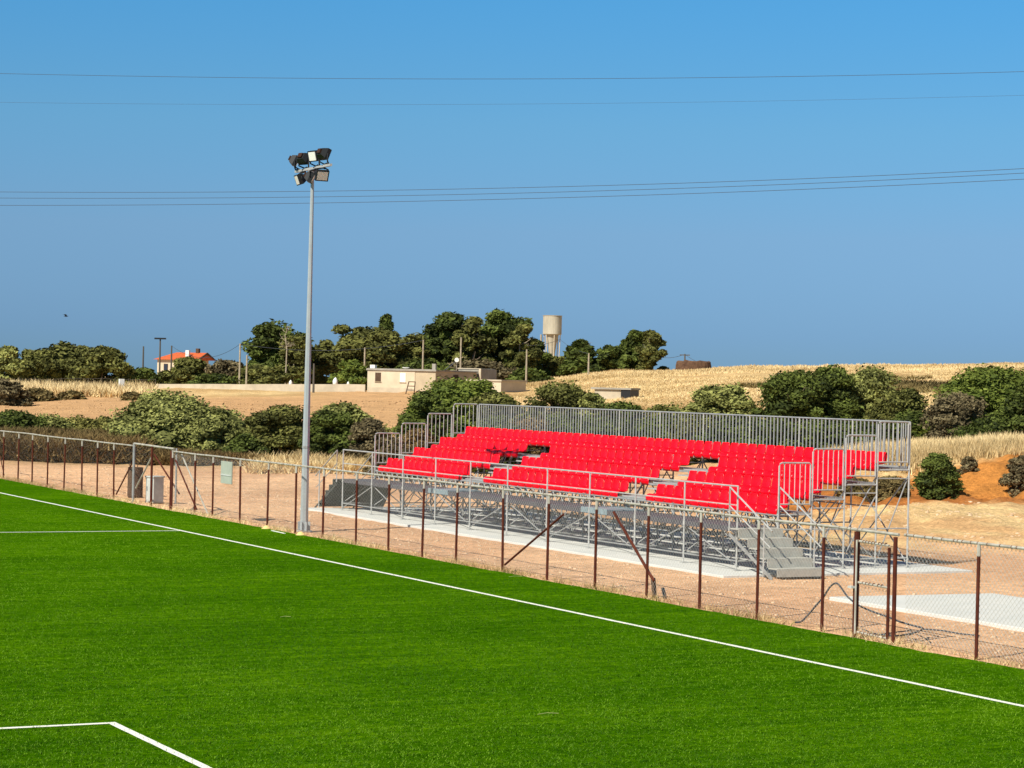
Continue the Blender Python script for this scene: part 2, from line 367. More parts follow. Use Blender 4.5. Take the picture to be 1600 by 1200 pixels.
wavy_strip((22.15, -20), (22.15, 110), 0.125, 'touchline', 300)
wavy_strip((-46, 64.95), (22.085, 64.95), 0.12, 'halfway_line', 150)
wavy_strip((9.05, 12.7), (9.05, 29.22), 0.12, 'penalty_box_sideline', 60)
wavy_strip((-31, 29.16), (8.99, 29.16), 0.12, 'penalty_box_front_line', 120)

# concrete pads
def pad(pts, z0, z1, label):
    m = MB(); m.v = [(*p, z1) for p in pts] + [(*p, z0) for p in pts]; n = len(pts)
    m.f = [tuple(range(n))] + [(n + i, n + (i + 1) % n, (i + 1) % n, i) for i in range(n)]
    o = m.build('concrete_pad', M['conc'], bevel=0.015); tag(o, label, 'concrete slab'); return o
def jag(a, b, n, k):
    a = Vector(a); b = Vector(b); d = (b - a).normalized(); s = Vector((d.y, -d.x))
    return [tuple(a.lerp(b, i / n) + s * k * noise.noise(Vector((i * 0.7, a.x, a.y)))) for i in range(n)]
pad(jag((30.4, 76.2), (30.2, 47.6), 40, .05) + jag((30.2, 47.6), (37.9, 47.6), 10, .04) + jag((37.9, 47.6), (38.0, 75.4), 20, .05) + jag((38.0, 75.4), (30.4, 76.2), 8, .05), -0.14, -0.002, 'long white concrete slab under the red seating stand')
pad(jag((29.45, 42.0), (29.5, 28.0), 16, .05) + jag((29.5, 28.0), (33.7, 28.0), 6, .04) + jag((33.7, 28.0), (33.9, 41.8), 16, .05) + jag((33.9, 41.8), (29.45, 42.0), 6, .05), -0.14, 0.02, 'empty white concrete slab behind the chain link fence on the right')

# ------------------------------------------------------------------ chain link fence
FX = 25.5; RZ = 1.99
def chain(y0, y1, z0, z1, pitch=0.11, r=0.0028):
    m = MB(); H = z1 - z0; n = int((y1 - y0 + H) / pitch)
    for i in range(n):
        for sgn in (1, -1):
            ya = y0 - H + i * pitch if sgn > 0 else y0 + i * pitch
            yb = ya + sgn * H; za, zb = z0, z1
            # clip to the run
            def cl(ya, za, yb, zb):
                pts = []
                for (u, v, uu, vv) in ((ya, za, yb, zb), (yb, zb, ya, za)):
                    if u < y0: t = (y0 - u) / (uu - u); u, v = y0, v + (vv - v) * t
                    elif u > y1: t = (y1 - u) / (uu - u); u, v = y1, v + (vv - v) * t
                    pts.append((u, v))
                return pts
            if max(ya, yb) <= y0 or min(ya, yb) >= y1: continue
            (p, q), (s, t) = cl(ya, za, yb, zb)
            if abs(s - p) < 0.02: continue
            m.tube((FX + 0.04, p, q), (FX + 0.04, s, t), r, n=4)
    return m
def post_mesh(r=0.032, z1=RZ, z0=-0.12):
    m = MB(); m.tube((0, 0, z0), (0, 0, z1 - 0.22), r, n=8); return m
def join2(a, b, name, ma, mb, par):
    n = len(a.f); o = len(a.v); a.v += list(b.v); a.f += [tuple(i + o for i in f) for f in b.f]
    ob = a.build(name, ma, par); ob.data.materials.append(mb)
    for p in ob.data.polygons[n:]: p.material_index = 1
    return ob
pm = None; cap = None
def fence_run(name, ys, label, y0, y1, mesh=.0014, braces=(), rz=RZ, pitch=.11):
    global pm, cap
    t = empty(name, (FX, y0, 0), label, 'fence')
    for y in ys:
        if pm is None:
            pm = post_mesh().build('post', M['rust'], t, (0, y - y0, 0)); o = pm
        else: o = dupo(pm, t, (0, y - y0, 0))
        o.rotation_euler = (R.uniform(-.008, .008), R.uniform(-.012, .012), R.uniform(0, 3))
        c = MB(); c.tube((0, 0, rz - 0.23), (0.0, 0, rz - 0.02), 0.033, n=6)
        c.build('post_cap', M['rail'], o, (0, 0, 0))
    m = MB(); n = int((y1 - y0) / 0.6) + 1; pts = []
    for i in range(n + 1):
        y = (y1 - y0) * i / n; pts.append((0, y, rz + 0.018 * noise.noise(Vector((y * 0.35, y0, 0)))))
    m.path(pts, 0.027, 8)
    ts = MB()
    y = 0.1
    while y < y1 - y0:
        ts.tube((0, y, rz), (0, y + 0.02, rz + 0.002), 0.033, n=6); y += R.uniform(0.10, 0.35) if (y0 + y) < 36 else R.uniform(0.3, 0.9)
    join2(m, ts, 'top_rail', M['rail'], M['twire'], t)
    for z in (0.06,):
        m = MB(); pts = [(0, (y1 - y0) * i / 60, z + 0.02 * noise.noise(Vector((i * 0.8, z, 1)))) for i in range(61)]
        m.path(pts, 0.004, 4); m.build('tension_wire', M['twire'], t)
    if mesh:
        c = chain(y0, y1, 0.03, rz - 0.02, pitch, mesh); c.v = [(a - FX, b - y0, d) for a, b, d in c.v]
        c.build('chain_link_mesh', M['wire'], t)
    for (ya, za, yb, zb, r) in braces:
        m = MB(); m.tube((0.04, ya - y0, za), (0.04, yb - y0, zb), r, n=7); m.build('brace', M['rust'], t)
    return t
mid = [75.0, 73.0, 71.2, 69.2, 66.9, 64.9, 62.8, 59.7, 57.2, 55.1, 53.3, 50.3, 47.6, 45.2, 43.0, 40.9, 38.6, 36.3]
mid = [atx(p, 800, 25.5).y for p in (268, 304, 332, 375, 418, 462, 505, 557, 608, 661, 714, 787, 857, 932, 1013, 1096, 1186, 1288)]
fence_run('chain_link_fence', mid, 'long chain link fence with rusty posts running in front of the red seats', 35.2, mid[0] + .05, mesh=.0016,
          braces=((47.3, 1.55, 50.3, .12, .028), (44.9, 1.75, 43.05, .35, .035), (76.0 - .3, 1.7, mid[1] - .1, .12, .03)))
lft = [atx(p, 760, 25.5).y for p in (178, 152, 128, 100, 74, 50, 28, 5, -17, -38)]
fence_run('chain_link_fence', lft, 'chain link fence on narrow rusty posts at far left, beyond the open gateway', atx(206, 780, 25.5).y, lft[-1], mesh=.0005, pitch=.16,
          braces=((80.3, 1.6, lft[0] - .2, .15, .028), (lft[7], .1, lft[7] + 1.2, 1.3, .02)), rz=2.03)
rgt = [atx(1527, 940, 25.5).y, 29.4, 27.0]
fence_run('chain_link_fence', rgt, 'chain link fence at right edge, its mesh crossing the empty white slab', 26.0, 34.0, mesh=.0030)

# right-hand gate
g = empty('wire_gate', (FX, 34.6, 0), 'narrow closed rusty gate of chain link between two thick posts at right', 'gate')
def gate_part(name, a, b, r, m_, n=8):
    m = MB(); m.tube(a, b, r, n=n); return m.build(name, m_, g)
yA = atx(1337, 940, FX).y - 34.6; yB = atx(1397, 940, FX).y - 34.6; yC = atx(1389, 940, FX).y - 34.6
gate_part('gate_post', (0, yA, -.1), (0, yA, 1.95), .058, M['rust']); gate_part('gate_post', (0, yB, -.1), (0, yB, 1.93), .04, M['rust'])
gate_part('gate_stile', (-.02, yC, .03), (-.02, yC, 1.72), .03, M['rust']); gate_part('gate_stile', (-.07, yA - .09, .03), (-.07, yA - .09, 1.8), .02, M['rail'])
for z in (1.78, 1.0, .06):
    o = MB(); o.tube((-.03, yA - .06, z), (-.03, yC, z - .02), .022, n=8)
    k = MB(); y = yA - .1
    while y > yC + .05:
        k.tube((-.03, y, z), (-.03, y - .02, z), .03, n=6); y -= R.uniform(.07, .16)
    join2(o, k, 'gate_rail', M['rail'], M['twire'], g)
gate_part('gate_top_bar', (0, yA + .6, 1.99), (0, yB - .1, 1.98), .03, M['rail'])
m = MB(); m.obox((-.09, yA + .02, 1.0 - .1), (.05, 0, 0), (0, .06, 0), (0, 0, .02)); m.build('latch', M['cab'], g)
c = chain(34.6 + yC, 34.6 + yA, 0.06, 1.76, .11, .0026); c.v = [(a - FX - .0, b - 34.6, d) for a, b, d in c.v]; c.build('gate_mesh', M['wire'], g)

# left-hand gateway
g = empty('wire_gate', (FX, 78.0, 0), 'wide gateway of grey pipe with slanting rusty struts at far left', 'gate')
y1 = atx(208, 780, FX).y - 78; y2 = atx(236, 785, FX).y - 78; y3 = atx(267, 793, FX).y - 78
for y, r, mt, z in ((y1, .05, 'galvd', 2.12), (y2, .045, 'rust', 2.08), (y3, .06, 'rust', 2.0)):
    gate_part('gate_post', (0, y, -.1), (0, y, z), r, M[mt])
gate_part('gate_top_bar', (0, y1, 2.12), (0, y3 - .2, 2.08), .035, M['rail'])
gate_part('gate_post_extension', (0.1, y3 - .2, .2), (0.1, y3 - .2, 2.1), .035, M['galvd'])
gate_part('strut', (0.05, y2 + .1, 1.75), (0.05, y1 - .15, .5), .03, M['rail'])
gate_part('strut', (0.05, y2 - .1, 1.8), (0.35, y3 + .15, .5), .03, M['rust'])
gate_part('strut', (0.15, y3 - .6, 1.9), (0.1, y3 - 3.6, 0), .028, M['rail'])
c = chain(78 + y2, 78 + y1, 0.06, 2.05, .16, .0005); c.v = [(a - FX, b - 78, d) for a, b, d in c.v]; c.build('gate_mesh', M['wire'], g)

# board hung on the fence
p = atx(350, 720, FX); q = atx(366, 757, FX)
m = MB(); m.box(-.02, .02, 0, p.y - q.y, 0, p.z - q.z); sb = m.build('sheet_board', M['board'], None, (FX - .08, q.y, q.z), bevel=.006)
m = MB(); m.box(-.035, -.021, .02, p.y - q.y - .02, .26, .30); m.build('edge_strip', M['cab'], sb)
tag(sb, 'blank grey green sheet board hung on the fence left of the light mast', 'board')
# cabinet and barrel in the gateway
cb = empty('metal_cabinet', (26.35, 80.4, -.05), 'pale grey sheet metal cabinet standing in the left gateway', 'cabinet', rz=.35)
m = MB(); m.box(-.24, .24, -.23, .23, .04, .92); m.build('body', M['cab'], cb, bevel=.02)
m = MB(); m.box(-.27, .27, -.26, .26, .92, .98); m.build('lid', M['cab'], cb, bevel=.015)
m = MB(); m.box(-.252, -.241, -.19, .19, .1, .86); dr = m.build('door', M['cab'], cb); m = MB(); m.box(-.275, -.252, .1, .13, .45, .6); m.build('handle', M['galvd'], dr)
m = MB(); m.box(-.25, .25, -.24, .24, 0, .04); m.build('plinth', M['cedge'], cb)
cb = empty('barrel', gnd(211, 777, -.05), 'dark brown open barrel standing behind the pale cabinet', 'barrel')
m = MB(); m.lathe([(.27, 0), (.29, .05), (.29, .36), (.305, .38), (.29, .4), (.29, .74), (.305, .76), (.29, .78), (.285, 1.12), (.30, 1.14), (.27, 1.15), (.26, .9)], 20); m.build('body', M['wood'], cb)
m = MB()
for i in range(9): a = R.uniform(0, 6.28); m.tube((.1 * math.cos(a), .1 * math.sin(a), .85), (.25 * math.cos(a), .25 * math.sin(a), R.uniform(1.15, 1.4)), .025, .01)
m.build('scrap', M['wood'], cb)
# hose
hp = [(1242, 977), (1252, 971), (1264, 959), (1275, 946), (1287, 932), (1296, 918), (1303, 912), (1309, 912), (1316, 921), (1326, 934), (1342, 946), (1362, 955), (1385, 963), (1405, 971), (1425, 977), (1442, 982)]
pts = []
for i, (a, b) in enumerate(hp):
    v = atx(a, b, 25.62 + max(0, i - 7) * .06); v.z = max(v.z, .0); pts.append(v)
pts += [gnd(1430, 988, -.02), gnd(1412, 992, -.02), gnd(1395, 993.5, -.02), gnd(1370, 991, -.02), gnd(1345, 990, -.02)]
def smoothp(P, k=4):
    out = []
    for i in range(len(P) - 1):
        p0 = P[max(0, i - 1)]; p1 = P[i]; p2 = P[i + 1]; p3 = P[min(len(P) - 1, i + 2)]
        for j in range(k):
            t = j / k; out.append(0.5 * ((2 * p1) + (p2 - p0) * t + (2 * p0 - 5 * p1 + 4 * p2 - p3) * t * t + (3 * p1 - p0 - 3 * p2 + p3) * t ** 3))
    out.append(P[-1]); return out
m = MB(); m.path(smoothp(pts), .018, 8); tag(m.build('hose', M['cable'], smooth=True), 'black hose looped over the fence bottom beside the right gate', 'hose')
m = MB(); m.path(smoothp([gnd(1440, 983, -.02), gnd(1470, 985, -.02), gnd(1500, 990, -.03), gnd(1530, 993, -.03)]), .016, 6); tag(m.build('hose', M['cable'], smooth=True), 'dark pipe end lying on the gravel right of the gate', 'hose')
# yellow marker dishes and loose tape
for (a, b, lb) in ((422, 826, 'faded yellow marker cone left of the mast foot, at the turf edge'), (476, 836, 'faded yellow marker cone directly in front of the mast foot')):
    v = gnd(a, b); m = MB(); m.lathe([(.15, 0), (.15, .015), (.12, .02), (.06, .09), (.035, .10), (.02, .08)], 20); tag(m.build('marker_cone', M['yellow'], None, (25.05, v.y, .0), smooth=True), lb, 'cone', 'yellow marker cones')
a = gnd(425, 829.5); b = gnd(445, 834); m = MB(); d = (b - a).normalized(); s = Vector((-d.y, d.x, 0)) * .03
m.obox((a + b) / 2 + Vector((0, 0, .012)), (b - a) / 2, s, (0, 0, .006)); tag(m.build('turf_offcut', M['line']), 'short white offcut of line turf lying near the mast foot', 'offcut')
for (px, py, ln, lb) in ((840, 1116, .45, 'short pale straw lying on the turf at bottom centre'), (438, 964, .3, 'pale scrap of straw on the turf at middle left'), (795, 901, .5, 'thin pale strip on the turf just inside the fence')):
    v = gnd(px, py, .01); m = MB(); ln *= .7; m.path([v, v + Vector((ln * .5, .02, .012)), v + Vector((ln, -.03, .004))], .004, 5); tag(m.build('straw', M['strw']), lb, 'straw')
v = gnd(1091 - 62, 930); m = MB(); m.obox((25.8, v.y + .1, .16), (.03, 0, 0), (0, .055, .0), (-.01, .03, .22)); tag(m.build('stake', M['wood']), 'short leaning wooden stake at the fence foot, middle right', 'stake')

# ------------------------------------------------------------------ light mast
mz = 11.05; MX, MY = 25.98, atx(475, 828, 25.98).y
ms = empty('light_mast', (MX, MY, -.05), 'tall grey floodlight mast rising above the fence', 'light mast')
m = MB(); m.tube((0, 0, 0), (.02, 0, mz), .135, .052, n=8); m.build('pole', M['mast'], ms)
m = MB(); m.box(-.2, .2, -.2, .2, 0, .05)
for s in range(8):
    a = math.pi / 4 * s; m.obox((.16 * math.cos(a), .16 * math.sin(a), .18), (.04 * math.cos(a), .06 * math.sin(a), 0), (-.008 * math.sin(a), .008 * math.cos(a), 0), (0, 0, .13))
m.build('base_flange', M['mast'], ms)
m = MB(); m.tube((0, 0, 2.55), (0, 0, 2.62), .124, n=8); m.build('collar', M['galvd'], ms)
m = MB(); m.box(-.04, .04, -1.5, 1.35, mz, mz + .07); cbar = m.build('crossbar', M['galv'], ms)
m = MB(); m.box(-.1, .1, -.1, .1, mz - .15, mz - .021); m.build('head_bracket', M['galvd'], ms)
def flood(y, z, yaw, tilt, x=-.1):
    fwd = Vector((math.cos(yaw) * math.cos(tilt), math.sin(yaw) * math.cos(tilt), math.sin(tilt))); sd = Vector((-math.sin(yaw), math.cos(yaw), 0)); u = sd.cross(fwd) * -1
    c = Vector((x, y, z)); m = MB()
    # tapered housing: glass end large, back end smaller
    def ring(k, w_, h_): return [c + fwd * k * .85 + sd * a * w_ * .74 + u * b * h_ * .74 for a, b in ((-1, -1), (1, -1), (1, 1), (-1, 1))]
    m.quadstrip(ring(.13, .27, .22), ring(-.02, .27, .22)); m.quadstrip(ring(-.02, .27, .22), ring(-.17, .17, .14))
    n0 = len(m.v); m.v += [tuple(p) for p in ring(-.17, .17, .14)]; m.f.append((n0, n0 + 1, n0 + 2, n0 + 3))
    n0 = len(m.v); m.v += [tuple(p) for p in ring(.10, .27, .22)]; m.f.append((n0 + 3, n0 + 2, n0 + 1, n0))
    h = m.build('floodlight', M['black'], ms)
    m = MB(); m.obox(c + fwd * .10, sd * .165, u * .13, fwd * .012); m.build('lens', M['glass'], h)
    m = MB(); m.obox(c - fwd * .165, sd * .085, u * .07, fwd * .035); m.build('gear_box', M['brownh'], h)
    b = MB(); zz = mz + .08 if z > mz else mz - .02
    for s in (-1, 1): b.path([c + sd * .22 * s, c + sd * .22 * s + Vector((0, 0, (zz - z) * .75)), Vector((0, y + sd.y * .16 * s, zz))], .024, 5)
    b.tube((0, y - sd.y * .17, zz), (0, y + sd.y * .17, zz), .03, n=5); b.tube((0, y, zz), (0, y + .02, zz + (.03 if z > mz else -.03)), .03)
    b.build('yoke', M['black'], h)
fl = math.pi
flood(1.2, mz + .36, fl + 2.75, -.45); flood(.45, mz + .37, fl + 3.5, -.5); flood(-.45, mz + .38, fl + .25, -.25); flood(-1.15, mz + .39, fl + 3.3, -.4)
flood(.72, mz - .25, fl - .15, -.35); flood(-1.0, mz - .24, fl + 1.55, -.4); flood(-.1, mz - .24, fl + 2.7, -.45)

# ------------------------------------------------------------------ grandstand
Y0 = 48.75; NB = 10; BAY = 2.575; Y1 = Y0 + NB * BAY
XR = [32.55, 33.58, 34.60, 35.62]; XB = 36.65; XF = 31.33
ZT = [1.47 + .385 * i for i in range(4)]       # tread level behind seat row i
st = empty('grandstand', (XF, Y0, 0), 'scaffold grandstand with four rows of bright red seats and grey railings', 'grandstand')
def sb_(m, name, mt, par=None, **k):
    m.v = [(a - XF, b - Y0, c) for a, b, c in m.v]; return m.build(name, M[mt], par or st, **k)
posts = [(XF, 2.16), (XR[0], ZT[0] - .05), (XR[1], ZT[1] - .05), (XR[2], ZT[2] - .05), (XR[3], ZT[3] - .05), (XB, 3.84)]
for k in range(NB + 1):
    y = Y0 + k * BAY
    for j, (x, z) in enumerate(posts):
        m = MB(); m.tube((x, y, .12), (x, y, z), .026, n=7); m.tube((x, y, 0.01), (x, y, .13), .016, n=6); m.box(x - .07, x + .07, y - .07, y + .07, 0, .012)
        m.tube((x, y, 1.0), (x, y, 1.09), .04, n=7)
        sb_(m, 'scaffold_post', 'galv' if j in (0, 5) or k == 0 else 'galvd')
    m = MB()      # frame ledgers front to back
    m.tube((XF, y, .25), (XB, y, .25), .02); m.tube((XF, y, 1.03), (XB, y, 1.03), .02)
    for i in range(4):
        x0 = XR[i]; x1 = XR[i + 1] if i < 3 else XB
        m.tube((x0 - .03, y, ZT[i] - .06), (x1, y, ZT[i] - .06), .024); m.tube((x0, y, ZT[i] - .28), (x1, y, ZT[i] - .28), .016)
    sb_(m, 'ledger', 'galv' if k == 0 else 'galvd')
    m = MB()
    for (x0, z0, x1, z1) in ((XF, .25, XR[0], 1.03), (XR[0], 1.03, XR[1], .25), (XR[1], .25, XR[2], 1.7), (XR[2], .25, XR[3], 1.9), (XR[3], 2.4, XR[2], .8), (XR[3] + .1, .3, XB, 2.4), (XR[1], 1.7, XR[3], .25)):
        m.tube((x0, y + .03, z0), (x1, y + .03, z1), .018)
    sb_(m, 'side_brace', 'galvd')
for b in range(NB):
    ya = Y0 + b * BAY; yb = ya + BAY
    for x, z in ((XF, .25), (XR[1], .25), (XB, .25), (XR[0], 1.03), (XR[2], 1.03), (XR[3], 1.6)): m = MB(); m.tube((x, ya, z), (x, yb, z), .019); sb_(m, 'long_ledger', 'galvd')
    bb_ = []
    for x, z0, z1 in ((XF + .03, .1, .98), (XR[1], .1, 1.5), (XR[2], .1, 2.0), (XB - .03, .1, 2.4)):
        if x > 32 or b % 2: bb_.append(((x, ya, z1), (x, yb, z0)))
        if x > 32 or not b % 2: bb_.append(((x + .03, ya, z0), (x + .03, yb, z1)))
    bb_.append(((XR[0] + .1, ya, .25), (XR[0] + .1, (ya + yb) / 2, 1.35))); bb_.append(((XR[0] + .1, yb, .25), (XR[0] + .1, (ya + yb) / 2, 1.35)))
    for p_, q_ in bb_: m = MB(); m.tube(p_, q_, .018); sb_(m, 'cross_brace', 'galvd')
    # lattice girder under the first seat row
    m = MB()
    n = 6
    for i in range(n):
        t0 = ya + BAY * i / n; t1 = ya + BAY * (i + .5) / n; t2 = ya + BAY * (i + 1) / n
        m.tube((XR[0], t0, 1.10), (XR[0], t1, 1.38), .013, n=5); m.tube((XR[0], t1, 1.38), (XR[0], t2, 1.10), .013, n=5)
    m.tube((XR[0], ya, 1.39), (XR[0], yb, 1.39), .02)
    sb_(m, 'lattice_girder', 'galvd')
    # walkway
    m = MB()
    for i in range(4): m.box(XF + .03 + i * .29, XF + .03 + i * .29 + .275, ya + .01, yb - .01, 1.07, 1.11)
    m.box(XF - .005, XF + .025, ya + .01, yb - .01, .985, 1.115); m.box(XR[0] - .04, XR[0] - .01, ya + .01, yb - .01, 1.0, 1.068)
    sb_(m, 'walkway_deck', 'deck')
    # front railing
    m = MB(); m.tube((XF, ya, 2.14), (XF, yb, 2.14), .024, n=7); m.tube((XF, ya, 1.66), (XF, yb, 1.66), .018, n=6)
    sb_(m, 'front_rail', 'galv')
    # back barrier
    m = MB(); m.tube((XB, ya, 3.83), (XB, yb, 3.83), .024, n=7); m.box(XB - .02, XB + .02, ya, yb, 2.62, 2.66)
    nb = 14
    for i in range(1, nb): yy = ya + BAY * i / nb; m.box(XB - .012, XB + .012, yy - .019, yy + .019, 2.66, 3.81)
    sb_(m, 'back_barrier', 'barr')
AIS = ((55.45, 57.05), (65.80, 67.40))
for i in range(4):
    for b in range(NB):
        ya = Y0 + b * BAY; yb = ya + BAY; x0 = XR[i]; x1 = XR[i + 1] if i < 3 else XB
        m = MB(); m.box(x0 + .50, x0 + .72, ya + .01, yb - .01, ZT[i] - .035, ZT[i]); m.box(x0 + .75, x1 - .05, ya + .01, yb - .01, ZT[i] - .035, ZT[i])
        m.box(x0 + .02, x0 + .07, ya, yb, ZT[i] - .09, ZT[i] - .03); m.box(x0 + .3, x0 + .35, ya, yb, ZT[i] - .09, ZT[i] - .03)
        sb_(m, 'tread_plank', 'galvd')
for (a, b) in AIS:
    m = MB(); m.box(XF + .02, XR[0] - .03, a + .0, b - .1, 1.115, 1.15); m.box(XF - .02, XF + .01, a, b - .1, 1.0, 1.16); sb_(m, 'aisle_plate', 'bdeck')
    for i in range(3):
        m = MB(); m.box(XR[i] - .12, XR[i] + .36, a + .15, b - .15, ZT[i] - .20, ZT[i] - .165); m.box(XR[i] + .1, XR[i] + .46, a + .1, b - .1, ZT[i] - .03, ZT[i]); sb_(m, 'aisle_step', 'galv')
# end barriers: one rounded hoop with bars beside each row
def hoop(x0, x1, y, z0, z1, leg0, leg1):
    m = MB(); r = .08; pts = [(x0, y, leg0), (x0, y, z1 - r), (x0 + r * .3, y, z1 - r * .3), (x0 + r, y, z1), (x1 - r * .5, y, z1), (x1, y, z1 - r * .5), (x1, y, leg1)]
    m.path(pts, .024, 7); m.tube((x0, y, z0), (x1, y, z0), .02)
    for i in range(1, 6): x = x0 + (x1 - x0) * i / 6; m.tube((x, y, z0), (x, y, z1), .014, n=5)
    return m
for y in (Y0 - .02, Y1 + .02):
    for i in range(4):
        x0 = XR[i] + .0; x1 = (XR[i + 1] if i < 3 else XB) - .07; z0 = 1.68 + .365 * i; z1 = 2.74 + .365 * i
        sb_(hoop(x0, x1, y, z0, z1, 1.0 if i == 0 else ZT[i] - .1, z0 - .02), 'end_barrier', 'galv')
# seats
def seat_mesh():
    m = MB(); pr = [(-.015, .06), (.0, .0), (.03, -.11), (.06, -.11), (.08, .02), (.20, -.012), (.33, .01), (.385, .10), (.425, .30)]
    th = .022; ws = [.20, .215, .21, .21, .215, .22, .22, .215, .17]
    top = []; bot = []
    prof = [(0.01, -.15, .222), (-.015, -.04, .222), (.02, .035, .222), (.10, .02, .222), (.22, .005, .222), (.33, .025, .222), (.375, .10, .222), (.40, .24, .222), (.408, .32, .20), (.41, .345, .165)]
    n = 7; rows = []
    for (x, z, hw) in prof:
        row = []
        for k in range(n):
            t = -1 + 2 * k / (n - 1); lift = .03 * t * t if .02 < x < .36 else 0; dx = -.03 * t * t if x >= .36 else (.02 * t * t if x < .03 else 0)
            row.append((x + dx, t * hw, z + lift))
        rows.append(row)
    o = 0
    for r_ in rows: m.v += r_
    for i in range(len(rows) - 1):
        for k in range(n - 1): a = i * n + k; m.f.append((a, a + 1, a + n + 1, a + n))
    return m
smb = seat_mesh(); me = None; seats = []
P0 = .481
for i in range(4):
    segs = [(48.83, 74.25)] if i == 3 else [(48.83, 55.45), (57.05, 65.80), (67.40, 74.25)]
    for a, b in segs:
        n_ = round((b - a) / P0)
        for q in range(n_): seats.append((i, a + (b - a) * (q + .5) / n_))
seats.sort(key=lambda s: (s[1] - 49) + s[0] * .9)
proto = None; rest = MB()
for n_, (i, y) in enumerate(seats):
    loc = (XR[i] + .02 - XF, y - Y0, ZT[i] + .06)
    if n_ < 100:
        if proto is None:
            proto = smb.build('seat', M['seat'], st, loc, smooth=True)
            s_ = proto.modifiers.new('solid', 'SOLIDIFY'); s_.thickness = .028; s_.offset = -1
            o = proto
        else: o = dupo(proto, st, loc)
        o.rotation_euler.z = R.uniform(-.03, .03)
    else:
        f0 = len(rest.v); jz = R.uniform(-.008, .008); rest.v += [(a + loc[0], b + loc[1], c + loc[2] + jz) for a, b, c in smb.v]; rest.f += [tuple(q + f0 for q in f) for f in smb.f]
ro = rest.build('seat', M['seat'], st, smooth=True); s_ = ro.modifiers.new('solid', 'SOLIDIFY'); s_.thickness = .028; s_.offset = -1; ro['kind'] = 'stuff'
# staircases at both ends of the walkway
def stair(yt, sgn, mt, n=5):
    m0 = MB(); xa, xb = XF - .22, XR[0] - .1; H = 1.1; rise = H / n; run = .40
    steps = None
    sc_ = bpy.data.objects.new('staircase', None); COL.objects.link(sc_); sc_.parent = st; sc_.location = (0, yt - Y0, 0)
    for k in range(n):
        z = H - rise * (k + 1) + rise; y0_ = sgn * run * k; y1_ = sgn * (run * (k + 1))
        m = MB(); lo, hi = min(y0_, y1_), max(y0_, y1_)
        z = H - rise * k - .01
        m.box(xa - XF + .03 * k, xb - XF + .03 * k, lo, hi - .0, z - .03, z); e_ = hi if sgn > 0 else lo
        m.box(xa - XF + .03 * k, xb - XF + .03 * k, e_ - .012, e_ + .012, z - rise + .005 if k < n - 1 else z - rise + .02, z - .032)
        m.build('stair_step', M[mt], sc_)
    for x in (xa - XF - .02, xb - XF + .14):
        m = MB(); m.obox((x, sgn * run * n / 2, H / 2 - .1), (.012, 0, 0), (0, sgn * run * n / 2, -H / 2 + .06), (0, -.012, .04)); m.build('stringer', M[mt if mt == 'dstep' else 'galvd'], sc_)
        m = MB(); m.path([(x, 0, 1.0), (x, 0, 2.12), (x, sgn * run * n * .98, 1.13)], .024, 7); m.tube((x, 0, 1.65), (x, sgn * run * n * .95, .72), .018); m.tube((x, sgn * run * (n - 1), 0), (x, sgn * run * (n - 1), 1.35), .022)
        m.build('handrail', M['galv'], sc_)
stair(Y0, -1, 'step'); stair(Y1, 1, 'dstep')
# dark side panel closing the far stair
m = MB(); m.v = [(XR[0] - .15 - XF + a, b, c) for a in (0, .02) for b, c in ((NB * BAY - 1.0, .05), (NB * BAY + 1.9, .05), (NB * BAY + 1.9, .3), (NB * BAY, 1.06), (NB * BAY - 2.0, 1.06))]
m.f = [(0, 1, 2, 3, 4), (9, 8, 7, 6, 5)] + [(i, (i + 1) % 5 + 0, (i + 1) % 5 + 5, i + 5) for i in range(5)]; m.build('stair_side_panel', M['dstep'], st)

# ------------------------------------------------------------------ far buildings, placed in camera-distance coordinates
def base(px, D, dz=0):
    p = at(px, 600, D); return Vector((p.x, p.y, ground_z(p.x, p.y) + dz))
def hz(px, py, D): return at(px, py, D).z
CAMANG = -YAW                                     # rz that lines local x up with the view's right
hb = base(680, 300); top = hz(680, 579, 300)
hs_ = empty('flat_roofed_house', hb, 'low beige flat roofed house with brown and white windows, before the trees', 'house', rz=CAMANG - math.radians(24))
Hh = top - hb.z; Lh = 9.2 / math.cos(math.radians(24)); Wd = 13.0
m = MB(); m.box(-Lh, -3.0, 0, Wd, -1.0, Hh - .12); m.build('wall', M['wallc'], hs_)
m = MB(); m.box(-2.99, 0, .06, Wd - .1, -1.0, Hh - .12); w2 = m.build('wall', M['wallp'], hs_); w2['label'] = 'darker beige right part of the house wall'
m = MB(); m.box(-Lh - .15, .15, -.15, Wd + .1, Hh - .118, Hh + .06); m.box(-Lh - .1, .1, -.1, .05, Hh + .062, Hh + .14); rf = m.build('roof', M['walld'], hs_)
m = MB(); m.box(-Lh + .06, -3.4, -.03, -.003, -1, .18); m.build('plinth', M['gwall'], hs_)
for x, mt in ((-Lh + 1.6, 'wood'), (-Lh + 5.3, 'white')):
    m = MB(); m.box(x - .42, x + .42, -.05, -.003, .95, 2.15); f = m.build('window', M[mt], hs_)
    m = MB(); m.box(x - .36, x + .36, -.065, -.051, 1.0, 2.1); m.build('shutter', M['wood' if mt == 'wood' else 'white'], f)
    m = MB(); m.box(x - .5, x + .5, -.12, -.05, .88, .945); m.build('sill', M['wallp'], f)
m = MB(); m.box(.005, .05, 5.5, 7.0, 0, 2.1); m.build('door', M['wood'], hs_)
m = MB(); m.box(-Lh + .2, -Lh + .9, .3, .9, Hh + .142, Hh + .6); m.build('roof_vent', M['white'], rf)
m = MB(); m.lathe([(.1, 0), (.5, .25), (.45, .3)], 12, (-Lh + 4.2, 3, Hh + .07)); m.build('roof_vent', M['white'], rf)
